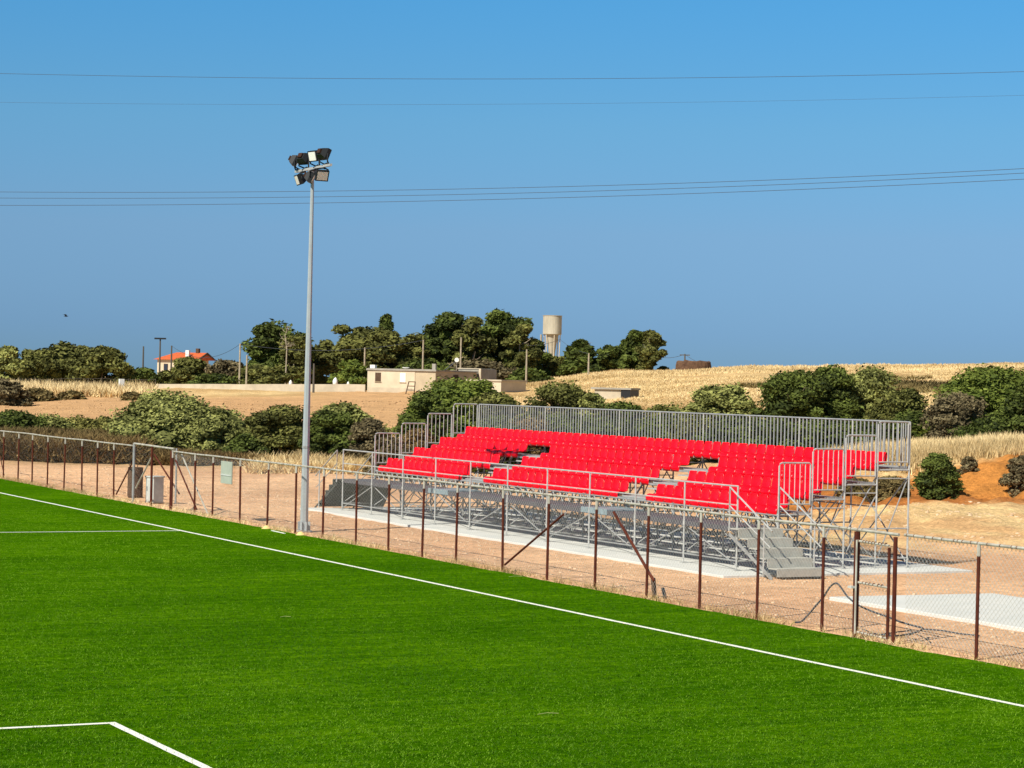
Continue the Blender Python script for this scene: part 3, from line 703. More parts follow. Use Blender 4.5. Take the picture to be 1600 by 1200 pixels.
m = MB(); m.box(-1.0, -.5, 1, 1.4, Hh + .142, Hh + .9); m.build('roof_vent', M['walld'], rf)
# solar heater
so = empty('solar_water_heater', Vector((0, 0, 0)), 'solar water heater with white tank and tilted panels on the flat roof', 'water heater', rz=CAMANG)
so.location = at(706, 575, 303); so.location.z = top + .07
m = MB(); m.obox((-.3, 0, .55), (.75, 0, .62), (0, .9, 0), (-.03, 0, .04)); m.build('panel', M['solar'], so)
m = MB(); m.tube((.65, -.7, 1.42), (.65, .7, 1.42), .3, n=14); m.build('tank', M['white'], so)
m = MB()
for y in (-.6, .6): m.tube((.65, y, 0), (.65, y, 1.2), .04); m.tube((-.9, y, 0), (.65, y, 0.05), .03)
m.build('frame', M['walld'], so)
# annex
ab = base(783, 272); at_ = hz(783, 594, 272)
an = empty('flat_roofed_annex', ab, 'small low outbuilding with flat slab roof right of the beige house', 'outbuilding', rz=CAMANG - math.radians(35))
Ha = at_ - ab.z; m = MB(); m.box(-5.0, 0, 0, 5.2, -.8, Ha - .15); m.build('wall', M['wallc'], an)
m = MB(); m.box(-5.2, .15, -.15, 5.35, Ha - .148, Ha + .05); m.build('roof', M['gwall'], an)
m = MB(); m.box(-2.0, -1.5, -.03, -.003, .5, Ha - .25); m.build('door', M['wood'], an)
# rear block between
rb = base(752, 312); rb_ = empty('rear_block', rb, 'grey rear block with a pale corner pillar behind the beige house', 'outbuilding', rz=CAMANG - math.radians(24))
Hr = hz(752, 577, 312) - rb.z; m = MB(); m.box(-3.5, 0, 0, 5, -.5, Hr); m.build('wall', M['walld'], rb_)
m = MB(); m.box(-3.6, -.35, -.1, 5.1, Hr + .003, Hr + .12); m.build('roof', M['gwall'], rb_)
m = MB(); m.box(-.3, 0, -.25, -.003, -.5, Hr + .1); m.build('pillar', M['wallc'], rb_)
# small pillar and low yard wall to the right
# ladder frame
lb = base(640, 292); ld = empty('ladder', lb, 'dark wooden ladder frame leaning beside the beige house', 'ladder', rz=CAMANG)
h_ = hz(643, 596, 292) - lb.z
m = MB(); m.tube((-.5, 0, -.2), (-.1, .3, h_), .07); m.build('leg', M['wood'], ld); m = MB(); m.tube((.6, 0, -.2), (.7, .3, h_), .07); m.build('leg', M['wood'], ld)
for k in (.3, .62, .97): m = MB(); m.tube((-.5 + .4 * k, .3 * k, h_ * k), (.6 + .1 * k, .3 * k, h_ * k), .055); m.build('rung', M['wood'], ld)
# garden wall
a = base(571, 301); b = base(243, 316); zt = hz(571, 600.5, 301); zt2 = hz(243, 600, 316)
gw = MB(); d = (b - a); nrm = Vector((-d.y, d.x, 0)).normalized() * .1; n = 12; A = []; Bq = []
V = []
for i in range(n + 1):
    p = a.lerp(b, i / n); z = zt + (zt2 - zt) * i / n + R.uniform(-.03, .03); gz = ground_z(p.x, p.y) - .5
    V += [(*(p - nrm).xy, gz), (*(p + nrm).xy, gz), (*(p + nrm).xy, z), (*(p - nrm).xy, z)]
gw.v = V
for i in range(n):
    for k in range(4): gw.f.append((i * 4 + k, i * 4 + (k + 1) % 4, i * 4 + 4 + (k + 1) % 4, i * 4 + 4 + k))
gw.f += [(3, 2, 1, 0), (n * 4, n * 4 + 1, n * 4 + 2, n * 4 + 3)]
tag(gw.build('garden_wall', M['gwall']), 'long low beige rendered wall left of the flat roofed house', 'wall')
# white stones on the wall
def rock(px, py, D, s, label, name='boulder', mt='white', sq=1.4):
    c = at(px, py, D); m = MB(); m.lathe([(.3, -.1), (.5, .1), (.45, .5), (.25, .8), (.05, .95)], 8); 
    m.v = [(x * (1 + .3 * noise.noise(Vector((x * 3, y * 3, z + px)))), y, z * sq) for x, y, z in m.v]
    o = m.build(name, M[mt], None, c, smooth=True); o.scale = (s, s, s); tag(o, label, 'boulder')
rock(454, 602, 312, .55, 'white boulder behind the wall near the light mast'); rock(524, 601, 312, .75, 'leaning white boulder behind the wall left of the house'); rock(544, 602, 312, .4, 'small white boulder beside the leaning one by the house wall')
# red roof house
rb = base(276, 430); h1 = hz(276, 562, 430) - rb.z; h2 = hz(276, 551, 430) - rb.z
rh = empty('tiled_house', rb, 'cream house with orange hipped tile roof far left behind bushes', 'house', rz=CAMANG + math.radians(-20))
m = MB(); m.box(-4.2, 3.0, 0, 7, -1, h1); m.build('wall', M['wallc'], rh)
m = MB(); m.v = [(-4.8, -.6, h1), (4.4, -.6, h1 - .0), (4.4, 7.6, h1), (-4.8, 7.6, h1), (-2.0, 3.5, h2 + .1), (4.4, 3.5, h2 + .1)]; m.f = [(0, 1, 5, 4), (4, 5, 2, 3), (0, 4, 3), (1, 2, 5), (3, 2, 1, 0)]; rf = m.build('roof', M['tile'], rh)
m = MB(); m.v = [(4.42, -.9, h1 - .25), (4.42, 3.5, h2 + .15), (4.42, 7.9, h1 - .25), (4.42, 3.5, h2 - .25)] + [(4.6, -.9, h1 - .25), (4.6, 3.5, h2 + .15), (4.6, 7.9, h1 - .25), (4.6, 3.5, h2 - .25)]
m.f = [(0, 1, 3), (1, 2, 3), (4, 7, 5), (5, 7, 6), (0, 4, 5, 1), (1, 5, 6, 2), (3, 7, 4, 0), (2, 6, 7, 3)]; m.build('gable_board', M['wood'], rf)
m = MB(); m.box(1.2, 1.9, 1.0, 1.6, h1, h2 + .5); m.build('chimney', M['white'], rf)
m = MB(); m.box(2.2, 2.8, 3.2, 3.9, h2 - .3, h2 + .9); m.build('chimney', M['wood'], rf)
for x in (-2.8, -.6, 1.2):
    m = MB(); m.box(x, x + .9, -.05, -.003, h1 - 2.1, h1 - .8); w_ = m.build('window', M['wood'], rh); m = MB(); m.box(x + .1, x + .8, -.065, -.051, h1 - 2.0, h1 - .9); m.build('pane', M['solar'], w_)
# water tower
wb = base(861, 600); zb = wb.z; zt0 = hz(861, 493, 600); ztank = hz(861, 523, 600)
wt = empty('water_tower', wb, 'pale concrete water tower with drum tank above the trees', 'water tower')
ht = ztank - zb; Ht = zt0 - zb
m = MB(); m.lathe([(2.35, ht), (2.48, ht + .15), (2.48, Ht - .15), (2.6, Ht - .1), (2.6, Ht), (2.35, Ht + .02), (2.2, Ht - .3)], 32); m.build('tank', M['tank'], wt)
m = MB(); m.lathe([(1.5, -1), (.95, ht * .25), (.68, ht * .45), (.75, ht * .62), (1.1, ht * .8), (1.75, ht - .02)], 24); m.build('shaft', M['tank'], wt)
for k in range(6):
    a = k * math.pi / 3 + .3; pts = [(2.2 * math.cos(a), 2.2 * math.sin(a), -1), (1.9 * math.cos(a), 1.9 * math.sin(a), ht * .45), (2.2 * math.cos(a), 2.2 * math.sin(a), ht)]
    m = MB(); m.path(pts, .12, 6); m.build('strut', M['wallc'], wt)
m = MB(); m.path([tuple(-RT * 2.9 + Vector((0, 0, -1))), tuple(-RT * 2.9 + Vector((0, 0, ht)))], .3, 8); m.build('riser_pipe', M['walld'], wt)
# ruin on the hill, bunker-like slab shelter
sb2 = base(1083, 338); m = MB(); n = 26; prof = []
for r_, z in ((2.7, -.6), (2.65, .3), (2.55, .8), (2.3, 1.0), (1.9, .8)): prof.append((r_, z))
m.lathe(prof, n); m.v = [(x * (1 + .06 * noise.noise(Vector((x * 2, y * 2, z * 3)))), y, z + (.25 * noise.noise(Vector((x * 1.3, y * 1.3, 2))) if z > .5 else 0)) for x, y, z in m.v]
tag(m.build('stone_ruin', M['stone'], None, sb2 + Vector((0, 0, .35))), 'low round brown dry stone ruin on the hill crest', 'ruin')
bb = base(985, 205); bk = empty('slab_shelter', bb, 'derelict concrete slab shelter with dark end block, below the hill', 'shelter', rz=CAMANG - math.radians(20))
Hk = hz(985, 606, 205) - bb.z
m = MB(); m.box(-3.4, -.9, .1, 2.6, -.4, Hk - .19); m.build('wall', M['gwall'], bk); m = MB(); m.box(-3.7, .1, -.1, 2.8, Hk - .187, Hk - .02); m.build('roof', M['walld'], bk)
m = MB(); m.box(-.88, 0, 0, 2.7, -.4, Hk - .19); m.build('end_block', M['black'], bk)  # solid near-black block at the right end of the shelter
# white post and wire fence far left
v = base(190, 285); m = MB(); m.box(-.3, .3, -.25, .25, -.4, hz(190, 592, 285) - v.z); tag(m.build('white_post', M['white'], None, v), 'squat white gate post in the dry grass, far left', 'post')
ff = empty('wire_fence', base(-30, 290), 'dark wire fence with thin stakes along the far field, left', 'fence'); o0 = ff.location.copy(); pts = []
for i in range(14):
    p = base(-30 + i * 21, 290 + i * 1.8); pts.append(p - o0); m = MB(); m.tube(p - o0 - Vector((0, 0, .3)), p - o0 + Vector((0, 0, 1.35)), .06, n=5); m.build('stake', M['pole'], ff)
for z in (.5, .9, 1.25): m = MB(); m.path([p + Vector((0, 0, z)) for p in pts], .03, 4); m.build('strand', M['pole'], ff)
# utility poles
def upole(px, ptop, D, label, arm=0, lamp=False, mt='pole'):
    b = base(px, D); H = hz(px, ptop, D) - b.z; u = empty('utility_pole', b, label, 'utility pole', 'utility poles behind the field', rz=CAMANG)
    m = MB(); m.tube((0, 0, -.5), (0, 0, H), .16, .11, n=7); m.build('pole', M[mt], u)
    if arm: m = MB(); m.box(-arm, arm, -.06, .06, H - .25, H - .1); m.build('crossarm', M[mt], u)
    if lamp: m = MB(); m.obox((0, 0, H + .1), (.85, 0, 0), (0, .3, 0), (0, 0, .12)); m.build('lamp_head', M['black'], u)
    return b + Vector((0, 0, H - .05))
P1 = upole(223, 541, 340, 'thin dark pole standing left of the tile roofed house'); P2 = upole(249, 530, 345, 'dark pole with flat lamp head in front of the tiled roof', lamp=True)
P3 = upole(267, 540, 350, 'dark pole rising against the middle of the tiled roof'); P4 = upole(374, 537, 330, 'tall pole left of the big tree with bare branches, behind the wall', mt='barkp')
P5 = upole(385, 555, 322, 'shorter pale pole just right of a taller one behind the wall', mt='barkp'); P6 = upole(660, 531, 325, 'pole behind the left part of the beige house roof', mt='barkp')
P7 = upole(719, 527, 322, 'pale pole just right of the solar water heater', mt='barkp'); P8 = upole(822, 546, 318, 'pale pole left of the water tower at the tree edge', mt='barkp')
P9 = upole(919, 552, 322, 'pale pole against the conical tree right of the tower', mt='barkp'); P10 = upole(1069, 553, 360, 'small pole with crossarm near the round stone ruin', arm=.8)
P11 = upole(490, 568, 296, 'thin dark pole before the wall just right of the mast'); P12 = upole(569, 543, 330, 'thin pole behind the left corner of the beige house', mt='barkp')
def wire(a, b, sag, label, r=.03, name='overhead_wire', group='far overhead wires'):
    pts = [a.lerp(b, i / 16) - Vector((0, 0, sag * 4 * (i / 16) * (1 - i / 16))) for i in range(17)]
    m = MB(); m.path(pts, r, 4); tag(m.build(name, M['cable']), label, 'cable', group)
wire(P3, P4, 1.9, 'sagging wire from the tiled roof pole to the tall pole by the trees'); wire(P4, P6, 1.2, 'wire running right from the tall pole into the trees')
wire(P8 + Vector((0, 0, .6)), at(876, 530, 420), .3, 'short wire between the tree edge and the water tower'); wire(at(876, 531, 420), P9, .4, 'wire dropping right from the water tower to the conical tree')
wire(at(1030, 558, 380), P10, .3, 'wire reaching the ruin pole from the trees on its left'); wire(P10, at(1100, 569, 355), .2, 'wire leaving the ruin pole downwards to the right')
# high power cables
def cable(pts3, D0, D1, r, label):
    (xa, ya), (xb, yb), (xc, yc) = pts3; out = []
    for i in range(41):
        x = -700 + 3000 * i / 40
        y = ya * (x - xb) * (x - xc) / ((xa - xb) * (xa - xc)) + yb * (x - xa) * (x - xc) / ((xb - xa) * (xb - xc)) + yc * (x - xa) * (x - xb) / ((xc - xa) * (xc - xb))
        D = D0 + (D1 - D0) * (x / 1600); out.append(at(x, y, D))
    m = MB(); m.path(out, r, 5); tag(m.build('power_cable', M['cable']), label, 'cable', 'high power cables across the sky')
cable(((0, 115), (760, 123.5), (1600, 112)), 150, 130, .013, 'topmost of the high power cables crossing the sky')
cable(((0, 160), (760, 163), (1600, 149)), 190, 170, .008, 'faintest high cable, second from the top of the sky')
cable(((0, 300), (760, 294.5), (1600, 263.5)), 130, 100, .012, 'upper of the three close power cables passing behind the mast')
cable(((0, 309.5), (760, 303), (1600, 270.5)), 131, 101, .012, 'middle of the three close power cables passing behind the mast')
cable(((0, 321), (760, 312), (1600, 280)), 129, 99, .012, 'lowest of the three close power cables passing behind the mast')
# bird
bp = at(103, 494, 150); m = MB(); c = bp
m.path([c - RT * .14, c, c + RT * .16], [.01, .05, .015], 6)
bd = m.build('bird', M['bird'], smooth=True); tag(bd, 'small dark bird flying in the sky at left', 'bird')
w_ = MB(); w_.v = [tuple(c + RT * a + FW * b + UP * d) for a, b, d in ((-.05, 0, .03), (.07, 0, .03), (-.10, -.16, .12), (.02, -.14, .12), (-.2, -.34, .08), (-.05, 0, .03), (.07, 0, .03), (-.10, .16, .12), (.02, .14, .12), (-.2, .34, .08))]
w_.f = [(0, 1, 3, 2), (2, 3, 4), (6, 5, 7, 8), (8, 7, 9)]; w_.build('wing', M['bird'], bd)

# ------------------------------------------------------------------ vegetation
ICO = None
def ico():
    global ICO
    if ICO is None:
        t = (1 + 5 ** .5) / 2; v = np.array([(-1, t, 0), (1, t, 0), (-1, -t, 0), (1, -t, 0), (0, -1, t), (0, 1, t), (0, -1, -t), (0, 1, -t), (t, 0, -1), (t, 0, 1), (-t, 0, -1), (-t, 0, 1)], float)
        v /= np.linalg.norm(v[0]); f = np.array([(0, 11, 5), (0, 5, 1), (0, 1, 7), (0, 7, 10), (0, 10, 11), (1, 5, 9), (5, 11, 4), (11, 10, 2), (10, 7, 6), (7, 1, 8), (3, 9, 4), (3, 4, 2), (3, 2, 6), (3, 6, 8), (3, 8, 9), (4, 9, 5), (2, 4, 11), (6, 2, 10), (8, 6, 7), (9, 8, 1)])
        ICO = (v, f)
    return ICO
def crown_mesh(wd, ht, dp, leaf, seed, m, style='dome', nl=7000, ncl=34, z0=0.0, core=.78):
    rg = np.random.default_rng(seed); cl = []
    ncl = int(ncl * 1.7)
    for k in range(ncl):
        if style == 'dome':
            a = rg.uniform(0, 2 * np.pi); u = rg.uniform(0.02, 1) ** .8; h = math.sqrt(max(0, 1 - u * u)) * rg.uniform(.72, 1.0)
            rr = rg.uniform(.55, 1.0) * h if k % 3 else rg.uniform(0, .5)
            c = np.array([math.cos(a) * rr * .84, math.sin(a) * rr * .84, u * .86]); r = rg.uniform(.09, .25) if k % 4 else rg.uniform(.06, .12)
            if k % 4 == 0: c = c * 1.06
        elif style == 'cone':
            u = rg.uniform(0, 1); a = rg.uniform(0, 2 * np.pi); rr = (1 - u) ** .75 * rg.uniform(.2, .85)
            c = np.array([math.cos(a) * rr, math.sin(a) * rr, .08 + u * .84]); r = .10 + .14 * (1 - u) * rg.uniform(.7, 1.2)
        else:     # tall: column-like billowing tree
            u = rg.uniform(0, 1); a = rg.uniform(0, 2 * np.pi); prof = math.sin(math.pi * min(1, .18 + u * .78)) ** .55; rr = prof * rg.uniform(.0, .82)
            c = np.array([math.cos(a) * rr, math.sin(a) * rr, .06 + u * .84]); r = rg.uniform(.12, .27) if k % 4 else rg.uniform(.07, .13)
        cl.append((c, r, rg.uniform(.15, .85)))
    sc = np.array([wd / 2, dp / 2, ht])
    per = nl // ncl; VV = []; TT = []
    for c, r, tn in cl:
        rad = np.array([r * wd * .5, r * dp * .5, r * wd * .5 * rg.uniform(.7, 1.0)]) * 1.15
        d = rg.normal(size=(per, 3)); d /= np.linalg.norm(d, axis=1)[:, None]
        pos = c * sc + d * rad * np.where(rg.uniform(size=(per, 1)) < .12, rg.uniform(1.1, 1.35, size=(per, 1)), rg.uniform(.72, 1.15, size=(per, 1)))
        keep = pos[:, 2] > 0; pos = pos[keep]; d = d[keep]; k = len(pos)
        nrm = d * .7 + rg.normal(size=(k, 3)) * .65; nrm /= np.linalg.norm(nrm, axis=1)[:, None]
        u = np.cross(nrm, rg.normal(size=(k, 3))); u /= np.linalg.norm(u, axis=1)[:, None]; v = np.cross(nrm, u)
        s = leaf * rg.uniform(.55, 1.35, size=(k, 1))
        q = np.stack([pos + u * s, pos + v * s * .5, pos - u * s * .8, pos - v * s * .5], 1); VV.append(q.reshape(-1, 3))
        TT.append(np.repeat(np.clip(tn + rg.normal(size=k) * .22, 0, 1), 4))
    V = np.concatenate(VV); T = np.concatenate(TT); nq = len(V) // 4; F = np.arange(nq * 4).reshape(-1, 4)
    iv, jf = ico(); CV = []; CF = []; CT = []; off = len(V)
    for c, r, tn in cl:
        rad = np.array([r * wd * .5, r * dp * .5, r * wd * .42]) * core * 1.1
        p = c * sc + iv * rad * rg.uniform(.8, 1.1, size=(12, 1)); p[:, 2] = np.maximum(p[:, 2], .02); CV.append(p); CT.append(np.full(12, tn * .6));  # core tint lowered: shade inside the crown put into its colour
        f = jf + off; CF.append(np.concatenate([f, f[:, 2:3]], 1)); off += 12
    # inner mass
    V2 = np.concatenate([V] + CV); T2 = np.concatenate([T] + CT)
    me = bpy.data.meshes.new('crown'); faces = F.tolist() + [x[:3] for c in CF for x in c.tolist()]
    q = np.percentile(V2[:, 2], 99.93); V2[:, 2] *= ht / q
    q0, q1 = np.percentile(V2[:, 0], .8), np.percentile(V2[:, 0], 99.2); V2[:, 0] = (V2[:, 0] - (q0 + q1) / 2) * wd / (q1 - q0)
    V2 = V2 + np.array([0, 0, z0])
    me.from_pydata(V2.tolist(), [], faces); a = me.attributes.new('tint', 'FLOAT', 'POINT'); a.data.foreach_set('value', T2.astype(np.float32)); me.materials.append(m)
    return me
def trunk_mesh(h, r, wd, seed, nb=6, bare=False):
    rg = random.Random(seed); m = MB(); x = y = 0; pts = [(0, 0, -.5)]; n = 5
    for i in range(1, n + 1): x += rg.uniform(-.06, .06) * h * .25; y += rg.uniform(-.06, .06) * h * .25; pts.append((x, y, h * .8 * i / n))
    m.path(pts, [r * (1 - .13 * i) for i in range(n + 1)], 7)
    for k in range(nb):
        i = rg.randint(1, n - 1); p = Vector(pts[i]); a = rg.uniform(0, 6.28); l = min(wd * rg.uniform(.18, .34), h * .3); q = p + Vector((math.cos(a) * l, math.sin(a) * l, min(l * rg.uniform(.4, 1.0), h * .92 - p.z)))
        mid_ = p.lerp(q, .5) + Vector((0, 0, -.1 * l)); m.path([p, mid_, q], [r * .5, r * .35, r * .15], 5)
        for _ in range(3 if bare else 1):
            q2 = q + Vector((rg.uniform(-1, 1), rg.uniform(-1, 1), rg.uniform(-.2, .3))) * l * .4; m.tube(q, q2, r * .14, r * .05, n=4)
    return m
SEED = [100]
def plant(kind, px, wpx, ptop, D, leafk, label, cat, style='dome', nl=6000, leaf=None, trunk=True, dpf=1.0, ncl=34, clear=0.0, sink=0.05, group=None, bark='bark', dz=0, core=.78):
    SEED[0] += 1; b = base(px, D, dz); wd = 1.08 * wpx * D / FPX; ht = hz(px, ptop, D) - b.z; ht = max(ht, .3)
    t = empty(kind, b, label, cat, group, rz=CAMANG)
    lf = leaf * .66 if leaf else max(.07, .00088 * D); nl = int(nl * (2.0 if leaf else 2.6))
    cm = crown_mesh(wd, ht * (1 - clear) , wd * dpf, lf, SEED[0], L[leafk], style, nl, ncl, z0=ht * clear - sink, core=core)
    c = bpy.data.objects.new('crown' if cat == 'tree' else 'foliage', cm); COL.objects.link(c); c.parent = t
    if trunk: trunk_mesh(ht, max(.05, ht * .022), wd, SEED[0]).build('trunk' if cat == 'tree' else 'stem', M[bark], t)
    return t
TG = 'trees along the far field'
T = lambda *a, **k: plant('tree', *a, group=TG, **k)
T(8, 62, 540, 330, 'sage', 'grey green tree cut by the left edge of the photo', 'tree', style='dome', nl=5000)
T(62, 95, 545, 335, 'olive', 'round olive green tree, left one of the dense clump far left', 'tree', nl=7000)
T(110, 96, 536, 340, 'olive', 'tallest round tree in the dense clump far left', 'tree', nl=7000)
T(158, 86, 540, 334, 'olive', 'last round tree at the right end of the far left clump', 'tree', nl=6500)
T(196, 30, 568, 338, 'dark', 'small dark tree tucked at the right foot of the far left clump', 'tree', nl=2500)
T(430, 96, 503, 345, 'dark', 'tall dark tree with pale bare branches left of the mast', 'tree', style='tall', nl=7500, bark='barkp', clear=.04)
T(458, 52, 523, 338, 'olive', 'olive tree with pale forked trunk just left of the mast', 'tree', style='tall', nl=4500, bark='barkp', clear=.12)
T(499, 60, 540, 350, 'olive', 'low olive tree just right of the mast', 'tree', nl=4500)
T(548, 84, 508, 352, 'olive', 'wide olive tree behind the wall, right of the mast', 'tree', style='tall', nl=6500)
T(602, 56, 491, 356, 'dark', 'pointed conifer rising above its neighbours behind the beige house', 'tree', style='cone', nl=6000)
T(585, 92, 512, 350, 'olive', 'broad tree in front of the pointed conifer', 'tree', style='tall', nl=6500)
T(546, 52, 562, 316, 'bright', 'fresh green low tree behind the garden wall beside the house', 'tree', nl=3500)
T(645, 56, 521, 350, 'olive', 'thin olive tree behind the house roof, between two taller groups', 'tree', style='tall', nl=4000)
T(696, 84, 489, 358, 'dark', 'tall dark tree with uneven top behind the house, right of the thin olive one', 'tree', style='tall', nl=7500)
T(738, 58, 495, 352, 'olive', 'tall olive green tree in the middle of the group behind the house', 'tree', style='tall', nl=5500)
T(783, 98, 485, 358, 'dark', 'tallest broad dark tree behind the outbuilding', 'tree', style='tall', nl=8500)
T(812, 52, 506, 350, 'olive', 'olive tree at the right side of the tallest tree', 'tree', style='tall', nl=4500, bark='barkp')
T(836, 40, 530, 356, 'dark', 'low dark tree just left of the water tower', 'tree', style='tall', nl=3500)
T(865, 38, 556, 360, 'olive', 'small tree hiding the foot of the water tower', 'tree', style='dome', nl=3000)
T(907, 56, 530, 352, 'dark', 'conical tree right of the water tower', 'tree', style='cone', nl=5500)
T(954, 46, 539, 352, 'dark', 'round middle tree of the three right of the water tower', 'tree', style='tall', nl=4500)
T(990, 50, 516, 354, 'dark', 'tall dark tree at the right end of the group by the hill', 'tree', style='tall', nl=5500)
T(1016, 38, 516, 350, 'olive', 'narrow olive tree closing the group by the hill on the right', 'tree', style='tall', nl=4000, bark='barkp')
T(1036, 16, 571, 352, 'dark', 'tiny dark sapling on the hill right of the tree group', 'tree', nl=900)
T(296, 56, 557, 345, 'olive', 'round tree partly hiding the tile roofed house', 'tree', nl=4500)
T(352, 66, 562, 340, 'grey', 'greyish low tree between the tiled house and the tall pole', 'tree', nl=4500)
BG = 'bushes between the field and the stand'
Bsh = lambda *a, **k: plant('bush', *a, group=BG, **k)
B_ = 'bush'
Bsh(222, 46, 574, 335, 'dark', 'low dark bush left of the tiled house, beyond the wire fence', B_, nl=2500)
Bsh(258, 34, 578, 338, 'olive', 'low olive bush directly below the tiled house wall', B_, nl=2000)
Bsh(330, 60, 583, 330, 'dark', 'dark hedge like bush behind the garden wall, right of the tiled house', B_, nl=2500)
Bsh(402, 60, 570, 332, 'olive', 'olive bush behind the wall at the foot of the tall dark tree', B_, nl=2800)
Bsh(665, 80, 560, 340, 'dark', 'dark bush showing above the house roof, left of the heater', B_, nl=3200)
Bsh(745, 110, 560, 345, 'grey', 'brown undergrowth bush at the trunks behind the solar heater', B_, nl=3600)
Bsh(830, 60, 574, 335, 'dark', 'dark undergrowth bush left of the tower foot', B_, nl=2500)
Bsh(4, 72, 590, 232, 'grey', 'dark grey bush cut by the left edge, beside the tan field', B_, nl=4500)
Bsh(60, 58, 606, 262, 'scrub', 'brown green mound of scrub at the field edge far left', B_, nl=2500)
Bsh(112, 34, 609, 266, 'scrub', 'small scrub mound in the dry grass far left', B_, nl=1500)
Bsh(210, 34, 611, 262, 'scrub', 'small scrub mound by the end of the garden wall', B_, nl=1500)
Bsh(22, 120, 640, 134, 'dark', 'dark green bush at the left edge behind the fence', B_, nl=9000, leaf=.14)
Bsh(88, 96, 646, 137, 'sage', 'sage bush between the dark left bush and the yellow green ones', B_, nl=6000, leaf=.14)
Bsh(125, 80, 648, 141, 'yel', 'yellow green bush, left one of three low ones below the tan field', B_, nl=5000, leaf=.15)
Bsh(165, 76, 650, 144, 'yel', 'yellow green bush in the middle of the three below the tan field', B_, nl=5000, leaf=.15)
Bsh(203, 80, 649, 140, 'yel', 'yellow green bush touching the big rounded bush', B_, nl=5000, leaf=.15)
Bsh(278, 188, 611, 126, 'sage', 'largest rounded light green bush behind the left gateway', B_, nl=26000, leaf=.15, ncl=70)
Bsh(345, 72, 644, 123, 'sage', 'light green shoulder bush leaning on the largest rounded bush', B_, nl=7000, leaf=.14)
Bsh(392, 66, 655, 140, 'yel', 'yellow green bush between the largest bush and the dark ones', B_, nl=4000, leaf=.15)
Bsh(388, 70, 676, 121, 'dark', 'low dark bush in the shade left of the mast', B_, nl=5000, leaf=.13)
Bsh(440, 100, 632, 122, 'olive', 'dark olive bush with twiggy base directly left of the mast', B_, nl=12000, leaf=.13, ncl=44, clear=.12)
Bsh(520, 84, 640, 121, 'dark', 'dark bush with bare stems directly right of the mast', B_, nl=9000, leaf=.13, clear=.16)
Bsh(548, 104, 629, 123, 'sage', 'light topped round bush left of the stand', B_, nl=13000, leaf=.14, clear=.1, ncl=44)
Bsh(580, 60, 652, 120, 'grey', 'grey brown bush under the light topped one, beside the stand', B_, nl=6000, leaf=.13)
Bsh(668, 78, 610, 143, 'dark', 'dark bush left of the large pine like bush below the house', B_, nl=7000, leaf=.15)
Bsh(718, 150, 590, 147, 'bright', 'large green bush in front of the beige house', B_, nl=18000, leaf=.16, ncl=60)
Bsh(775, 74, 612, 141, 'olive', 'olive bush at the right foot of the large green one', B_, nl=6000, leaf=.15)
Bsh(872, 112, 595, 150, 'olive', 'open twiggy olive bush in front of the outbuilding and hill', B_, nl=9000, leaf=.16, core=.5)
Bsh(925, 50, 612, 148, 'sage', 'pale twiggy bush before the slab shelter', B_, nl=3000, leaf=.15, core=.4)
Bsh(985, 80, 626, 138, 'dark', 'low dark green bush below the slab shelter', B_, nl=5500, leaf=.14)
Bsh(1038, 70, 629, 136, 'olive', 'low bush between the dark one and the light green round one', B_, nl=4500, leaf=.14)
Bsh(1112, 116, 600, 130, 'sage', 'light green round bush rising behind the stand barrier', B_, nl=13000, leaf=.15, ncl=44)
Bsh(1165, 56, 622, 134, 'dark', 'dark bush squeezed right of the light green round one', B_, nl=4000, leaf=.14)
Bsh(1238, 116, 578, 126, 'dark', 'big dark green bush behind the right half of the stand', B_, nl=15000, leaf=.15, ncl=50)
Bsh(1292, 100, 571, 128, 'dark', 'tallest dark bush behind the right half of the stand', B_, nl=13000, leaf=.15, ncl=46)
Bsh(1362, 122, 572, 130, 'sage', 'grey green spreading bush right of the tallest dark one', B_, nl=14000, leaf=.15, ncl=50, clear=.12)
Bsh(1405, 90, 606, 121, 'olive', 'olive bush hanging low behind the right end of the stand', B_, nl=9000, leaf=.14, clear=.1)
Bsh(1425, 86, 640, 118, 'dark', 'dark twiggy undergrowth bush beside the right end of the stand', B_, nl=8000, leaf=.13)
Bsh(1552, 150, 572, 116, 'bright', 'large green tree like bush near the right edge', B_, nl=20000, leaf=.14, ncl=64, clear=.12)
Bsh(1612, 110, 590, 112, 'dark', 'dark green bush cut by the right edge', B_, nl=10000, leaf=.14, clear=.1)
Bsh(1502, 92, 612, 113, 'grey', 'grey brown bare twig bush left of the large right one', B_, nl=9000, leaf=.12, core=.6)
Bsh(1560, 120, 648, 112, 'dark', 'dark shaded undergrowth below the large right bush', B_, nl=8000, leaf=.12)
Bsh(1472, 62, 706, 82.6, 'dark', 'round dense green shrub on the cut bank', B_, nl=11000, leaf=.07, trunk=False, dz=-.25, ncl=60, core=.9)
Bsh(1517, 32, 711, 88, 'grey', 'small grey brown shrub beside the round green one', B_, nl=3000, leaf=.07, trunk=False, dz=-.3)
Bsh(1596, 50, 709, 84, 'grey', 'grey drooping shrub on the bank at right edge', B_, nl=5000, leaf=.07, trunk=False, dz=-.2)
Bsh(1398, 70, 742, 82, 'scrub', 'brown scrubby bush on the bank behind the stand end', B_, nl=5000, leaf=.08, trunk=False, dz=-.2)
Bsh(1345, 60, 745, 84, 'scrub', 'dry scrub bush seen through the right end scaffold', B_, nl=4000, leaf=.08, trunk=False)
Bsh(615, 70, 682, 108, 'grey', 'pale grey bush behind the left end barrier of the stand', B_, nl=6000, leaf=.12)
Bsh(655, 70, 668, 112, 'brown', 'brown bush behind the left barriers, second from the stand end', B_, nl=6000, leaf=.12)
Bsh(705, 90, 655, 116, 'dark', 'dark bush behind the upper left barriers', B_, nl=7000, leaf=.13)
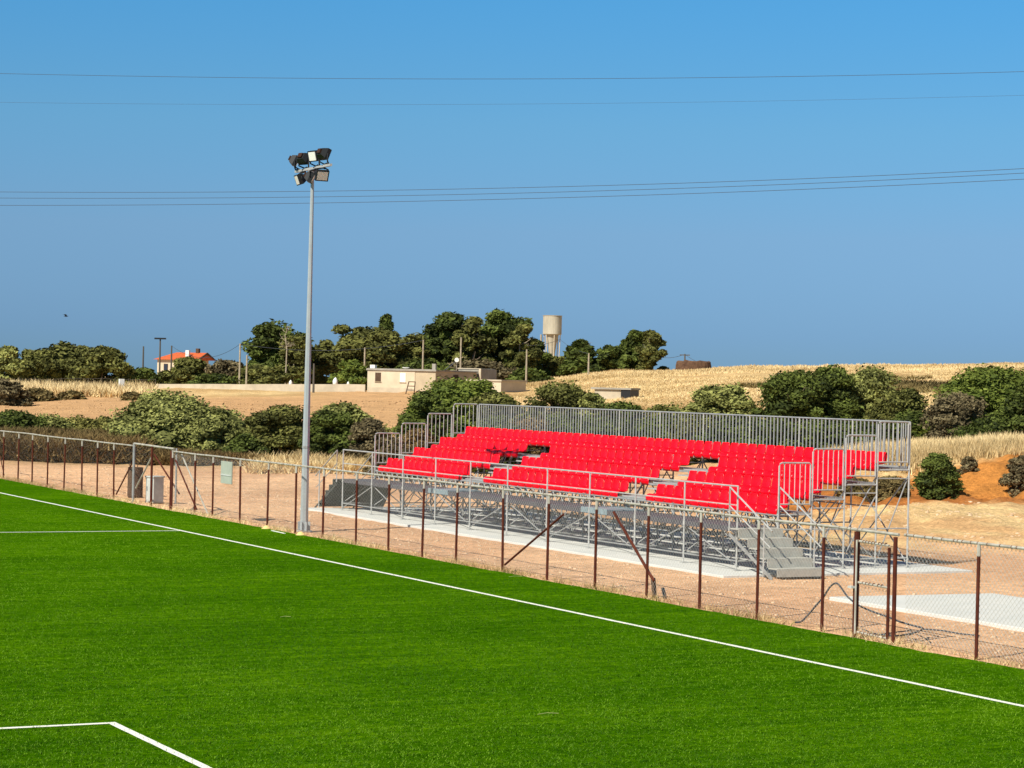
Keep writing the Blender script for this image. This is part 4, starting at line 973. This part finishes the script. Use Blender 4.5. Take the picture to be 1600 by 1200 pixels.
for (px, wp, tp, D, k, lb) in ((775, 90, 648, 113, 'dark', 'dark bush behind the first back barrier panels'), (835, 100, 650, 115, 'brown', 'brown bush seen through the barrier below the twiggy olive one'),  # mostly dark leaves: deep shade behind the barrier put into their colour
    (895, 100, 644, 116, 'dark', 'dark bush seen through the barrier left of the middle'), (958, 100, 652, 114, 'dark', 'dark bush seen through the exact middle of the back barrier'),
    (1022, 100, 646, 115, 'dark', 'dark bush through the barrier just right of its middle'), (1085, 100, 652, 113, 'olive', 'olive bush through the barrier below the light green round bush'),
    (1150, 100, 646, 112, 'dark', 'dark bush through the barrier left of the big dark ones'), (1215, 110, 650, 110, 'dark', 'low dark bush through the barrier under the big dark ones'),
    (1280, 110, 650, 111, 'dark', 'low dark bush through the barrier beneath the tallest dark one'), (1345, 100, 655, 112, 'dark', 'dark bush through the right end barriers')):
    Bsh(px, wp, tp, D, k, lb, B_, nl=6000, leaf=.12)
def bare(px, ptop, pbot, D, wpx, seed, label_tree_px):
    b = base(px, D); t = None
    for o in COL.objects:
        if o.name.startswith('tree') and o.type == 'EMPTY' and (o.location - base(*label_tree_px)).length < 3: t = o
    if not t: return
    rg = random.Random(seed); m = MB(); z0 = hz(px, pbot, D) - b.z; z1 = hz(px, ptop, D) - b.z; w_ = wpx * D / FPX / 2; pts = [Vector((0, 0, 0)), Vector((.1, 0, z0)), Vector((-.2, 0, z0 + (z1 - z0) * .5)), Vector((.15, 0, z1))]
    m.path(pts, [.13, .10, .06, .03], 6)
    for k in range(14):
        f = rg.uniform(0, 1); p = Vector((0, 0, z0 + (z1 - z0) * f * .9)); q = p + Vector((rg.uniform(-1, 1) * w_, rg.uniform(-.6, .3), (z1 - z0) * rg.uniform(.05, .3)))
        md = p.lerp(q, .55) + Vector((0, 0, -.15)); m.path([p, md, q], [.05, .035, .02], 4)
        for _ in range(3): e_ = md.lerp(q, rg.random()); m.tube(e_, e_ + Vector((rg.uniform(-1, 1), rg.uniform(-.5, .5), rg.uniform(-.1, 1))) * w_ * .35, .03, .012, n=4)
    o = m.build('bare_branches', M['barkp'], t, t.matrix_basis.inverted() @ (b + Vector((0, 0, 0))))
bare(446, 508, 545, 337, 34, 1, (430, 345))
# dry thicket behind the left fence (uncountable)
def scatter_leaves(name, n, zone, leafk, label, seed, blade=(.3, .6), wd=.02, lean=.35, cat=None, tuft=5):
    rg = np.random.default_rng(seed); P = []
    while len(P) < n:
        u = zone(rg)
        if u is not None: P.append(u)
    P = np.array(P); k = tuft; base_ = np.repeat(P, k, 0) + np.c_[rg.normal(size=(n * k, 2)) * .12, np.zeros(n * k)]
    h = rg.uniform(*blade, size=(n * k, 1)) * np.repeat(rg.uniform(.6, 1.2, size=(n, 1)), k, 0); dr = rg.normal(size=(n * k, 2)) * lean
    tip = base_ + np.c_[dr * h, h]; a = rg.uniform(0, np.pi, n * k); s = np.c_[np.cos(a), np.sin(a), np.zeros(n * k)] * wd
    V = np.stack([base_ - s, base_ + s, tip], 1).reshape(-1, 3); F = np.arange(len(V)).reshape(-1, 3)
    lo = np.array([noise.noise(Vector((p[0] * .06, p[1] * .04, 3))) + .5 * noise.noise(Vector((p[0] * .3, p[1] * .2, 6))) for p in P]) * .8
    T_ = np.repeat(np.clip(np.repeat(rg.uniform(.3, .7, n) + lo, k) + rg.normal(size=n * k) * .2, 0, 1), 3)
    me = npmesh(name, V, F, L[leafk], T_); o = bpy.data.objects.new(name, me); COL.objects.link(o); tag(o, label, cat, kind='stuff'); return o
def zn(px0, px1, D0, D1, f=None, up=0):
    def z(rg):
        px = rg.uniform(px0, px1); D = rg.uniform(D0, D1); p = at(px, 600, D)
        if f and not f(px, D, p, rg): return None
        return (p.x, p.y, ground_z(p.x, p.y) + (rg.uniform(0, up) if up else -.02))
    return z
scatter_leaves('dry_thicket', 22000, zn(-60, 230, 117, 129, lambda px, D, p, r: r.uniform() < 1.0 - max(0, px - 120) / 150, up=.8), 'brown', 'brown dry thicket along the gravel behind the left fence', 1, (.25, .7), .05, .8, 'thicket')
scatter_leaves('dry_thicket', 7000, zn(-60, 210, 122, 131, up=1.0), 'scrub', 'green tinged dry brush at the top of the thicket behind the left fence', 11, (.2, .5), .06, .9, 'thicket')
scatter_leaves('dry_thicket', 7000, zn(215, 400, 117, 126, up=.25), 'brown', 'low brown dry thicket under the largest rounded bush', 31, (.2, .5), .05, .8, 'thicket')
scatter_leaves('dry_grass', 1700, zn(395, 640, 110, 120, lambda px, D, p, r: noise.noise(Vector((p.x * .15, p.y * .15, 0))) > .05), 'gold', 'tall golden dry grass left of the stand, under the bushes', 2, (.25, .75), .04, .6, 'grass')
scatter_leaves('dry_grass', 14000, zn(1290, 1680, 88, 116, lambda px, D, p, r: D > 90.5 + r.uniform() * 1.5), 'gold', 'golden dry grass covering the bank top at right', 3, (.25, .6), .03, .3, 'grass')
scatter_leaves('dry_grass', 16000, zn(780, 1700, 290, 352), 'gold', 'golden dry grass over the hill crest', 4, (.15, .40), .06, .35, 'grass')
scatter_leaves('dry_grass', 22000, zn(780, 1700, 155, 290, lambda px, D, p, r: noise.noise(Vector((p.x * .045, p.y * .02, 7))) < .16), 'gold', 'short golden stubble over the hillside behind the stand', 14, (.08, .24), .045, .5, 'grass')
scatter_leaves('dry_grass', 5000, zn(-40, 240, 272, 296), 'gold', 'golden dry grass along the far left field edge', 5, (.5, 1.5), .09, .35, 'grass')
def edge_zone(rg):
    y = rg.uniform(24, 105); x = 25.25 + abs(rg.normal()) * .22
    if noise.noise(Vector((0, y * .45, 8))) < -.02 and rg.uniform() > .12: return None
    return (x, y, -.06)
scatter_leaves('weeds', 1500, edge_zone, 'gold', 'thin dry weeds along the fence foot', 6, (.06, .24), .006, .7, 'weeds', 6)
scatter_leaves('weeds', 260, lambda rg: edge_zone(rg), 'bright', 'green weeds among the dry ones along the fence foot', 8, (.05, .22), .008, .8, 'weeds', 6)
def turf_zone(rg):
    D = math.exp(rg.uniform(math.log(24), math.log(100))); p = at(rg.uniform(-60, 1660), 600, D)
    if p.x > 25.0 or abs(p.x - 22.15) < .1 or (p.x < 22.1 and abs(p.y - 64.95) < .12) or (p.x < 9.2 and abs(p.y - 29.16) < .14) or (p.y < 29.2 and abs(p.x - 9.05) < .14): return None
    return (p.x, p.y, 0)
L['blade'] = leafmat('turf_blades', (0.018, 0.074, 0.001), (0.14, 0.27, 0.010))
scatter_leaves('turf_fibres', 60000, turf_zone, 'blade', 'short stiff green fibres standing up across the turf', 41, (.012, .034), .006, .8, 'turf', 3)
# hill scrub
scatter_leaves('hill_scrub', 3600, zn(930, 1700, 165, 232, lambda px, D, p, r: noise.noise(Vector((p.x * .045, p.y * .02, 7))) > .12), 'scrub', 'low brown green scrub patches across the hillside', 9, (.25, .6), .10, .9, 'scrub', 6)
# rubble on the spoil slope and stones over the gravel
def stones(name, n, zone, smin, smax, label, seed, mt='rock'):
    rg = np.random.default_rng(seed); iv, jf = ico(); VV = []; FF = []; off = 0; c = 0
    while c < n:
        u = zone(rg)
        if u is None: continue
        s = rg.uniform(smin, smax) * (1 if rg.uniform() < .9 else 1.8); p = np.array(u) + iv * rg.uniform(.6, 1.1, size=(12, 1)) * np.array([s, s * .8, s * .6]); VV.append(p); FF.append(jf + off); off += 12; c += 1
    me = npmesh(name, np.concatenate(VV), np.concatenate(FF), M[mt]); o = bpy.data.objects.new(name, me); COL.objects.link(o); tag(o, label, 'stones', kind='stuff')
stones('rubble', 3200, zn(1080, 1680, 64, 80, lambda px, D, p, r: noise.noise(Vector((p.x * .3, p.y * .3, 1))) > -.1), .02, .07, 'pale rubble strewn over the spoil slope right of the stand', 21)
stones('clods', 5200, zn(-40, 760, 155, 262, lambda px, D, p, r: noise.noise(Vector((p.x * .08, p.y * .08, 1))) > -.25), .04, .16, 'earth clods across the bare tan field', 23, 'clod')
def gz(rg):
    x = rg.uniform(25.5, 34); y = rg.uniform(26, 110)
    if 29.3 < x < 34.1 and y < 42.2: return None
    if x > 30.1 and 47.4 < y < 76.4: return None
    return (x, y, ground_z(x, y) - .0)
stones('gravel_stones', 6000, gz, .012, .045, 'scattered pebbles on the pink gravel behind the fence', 22)
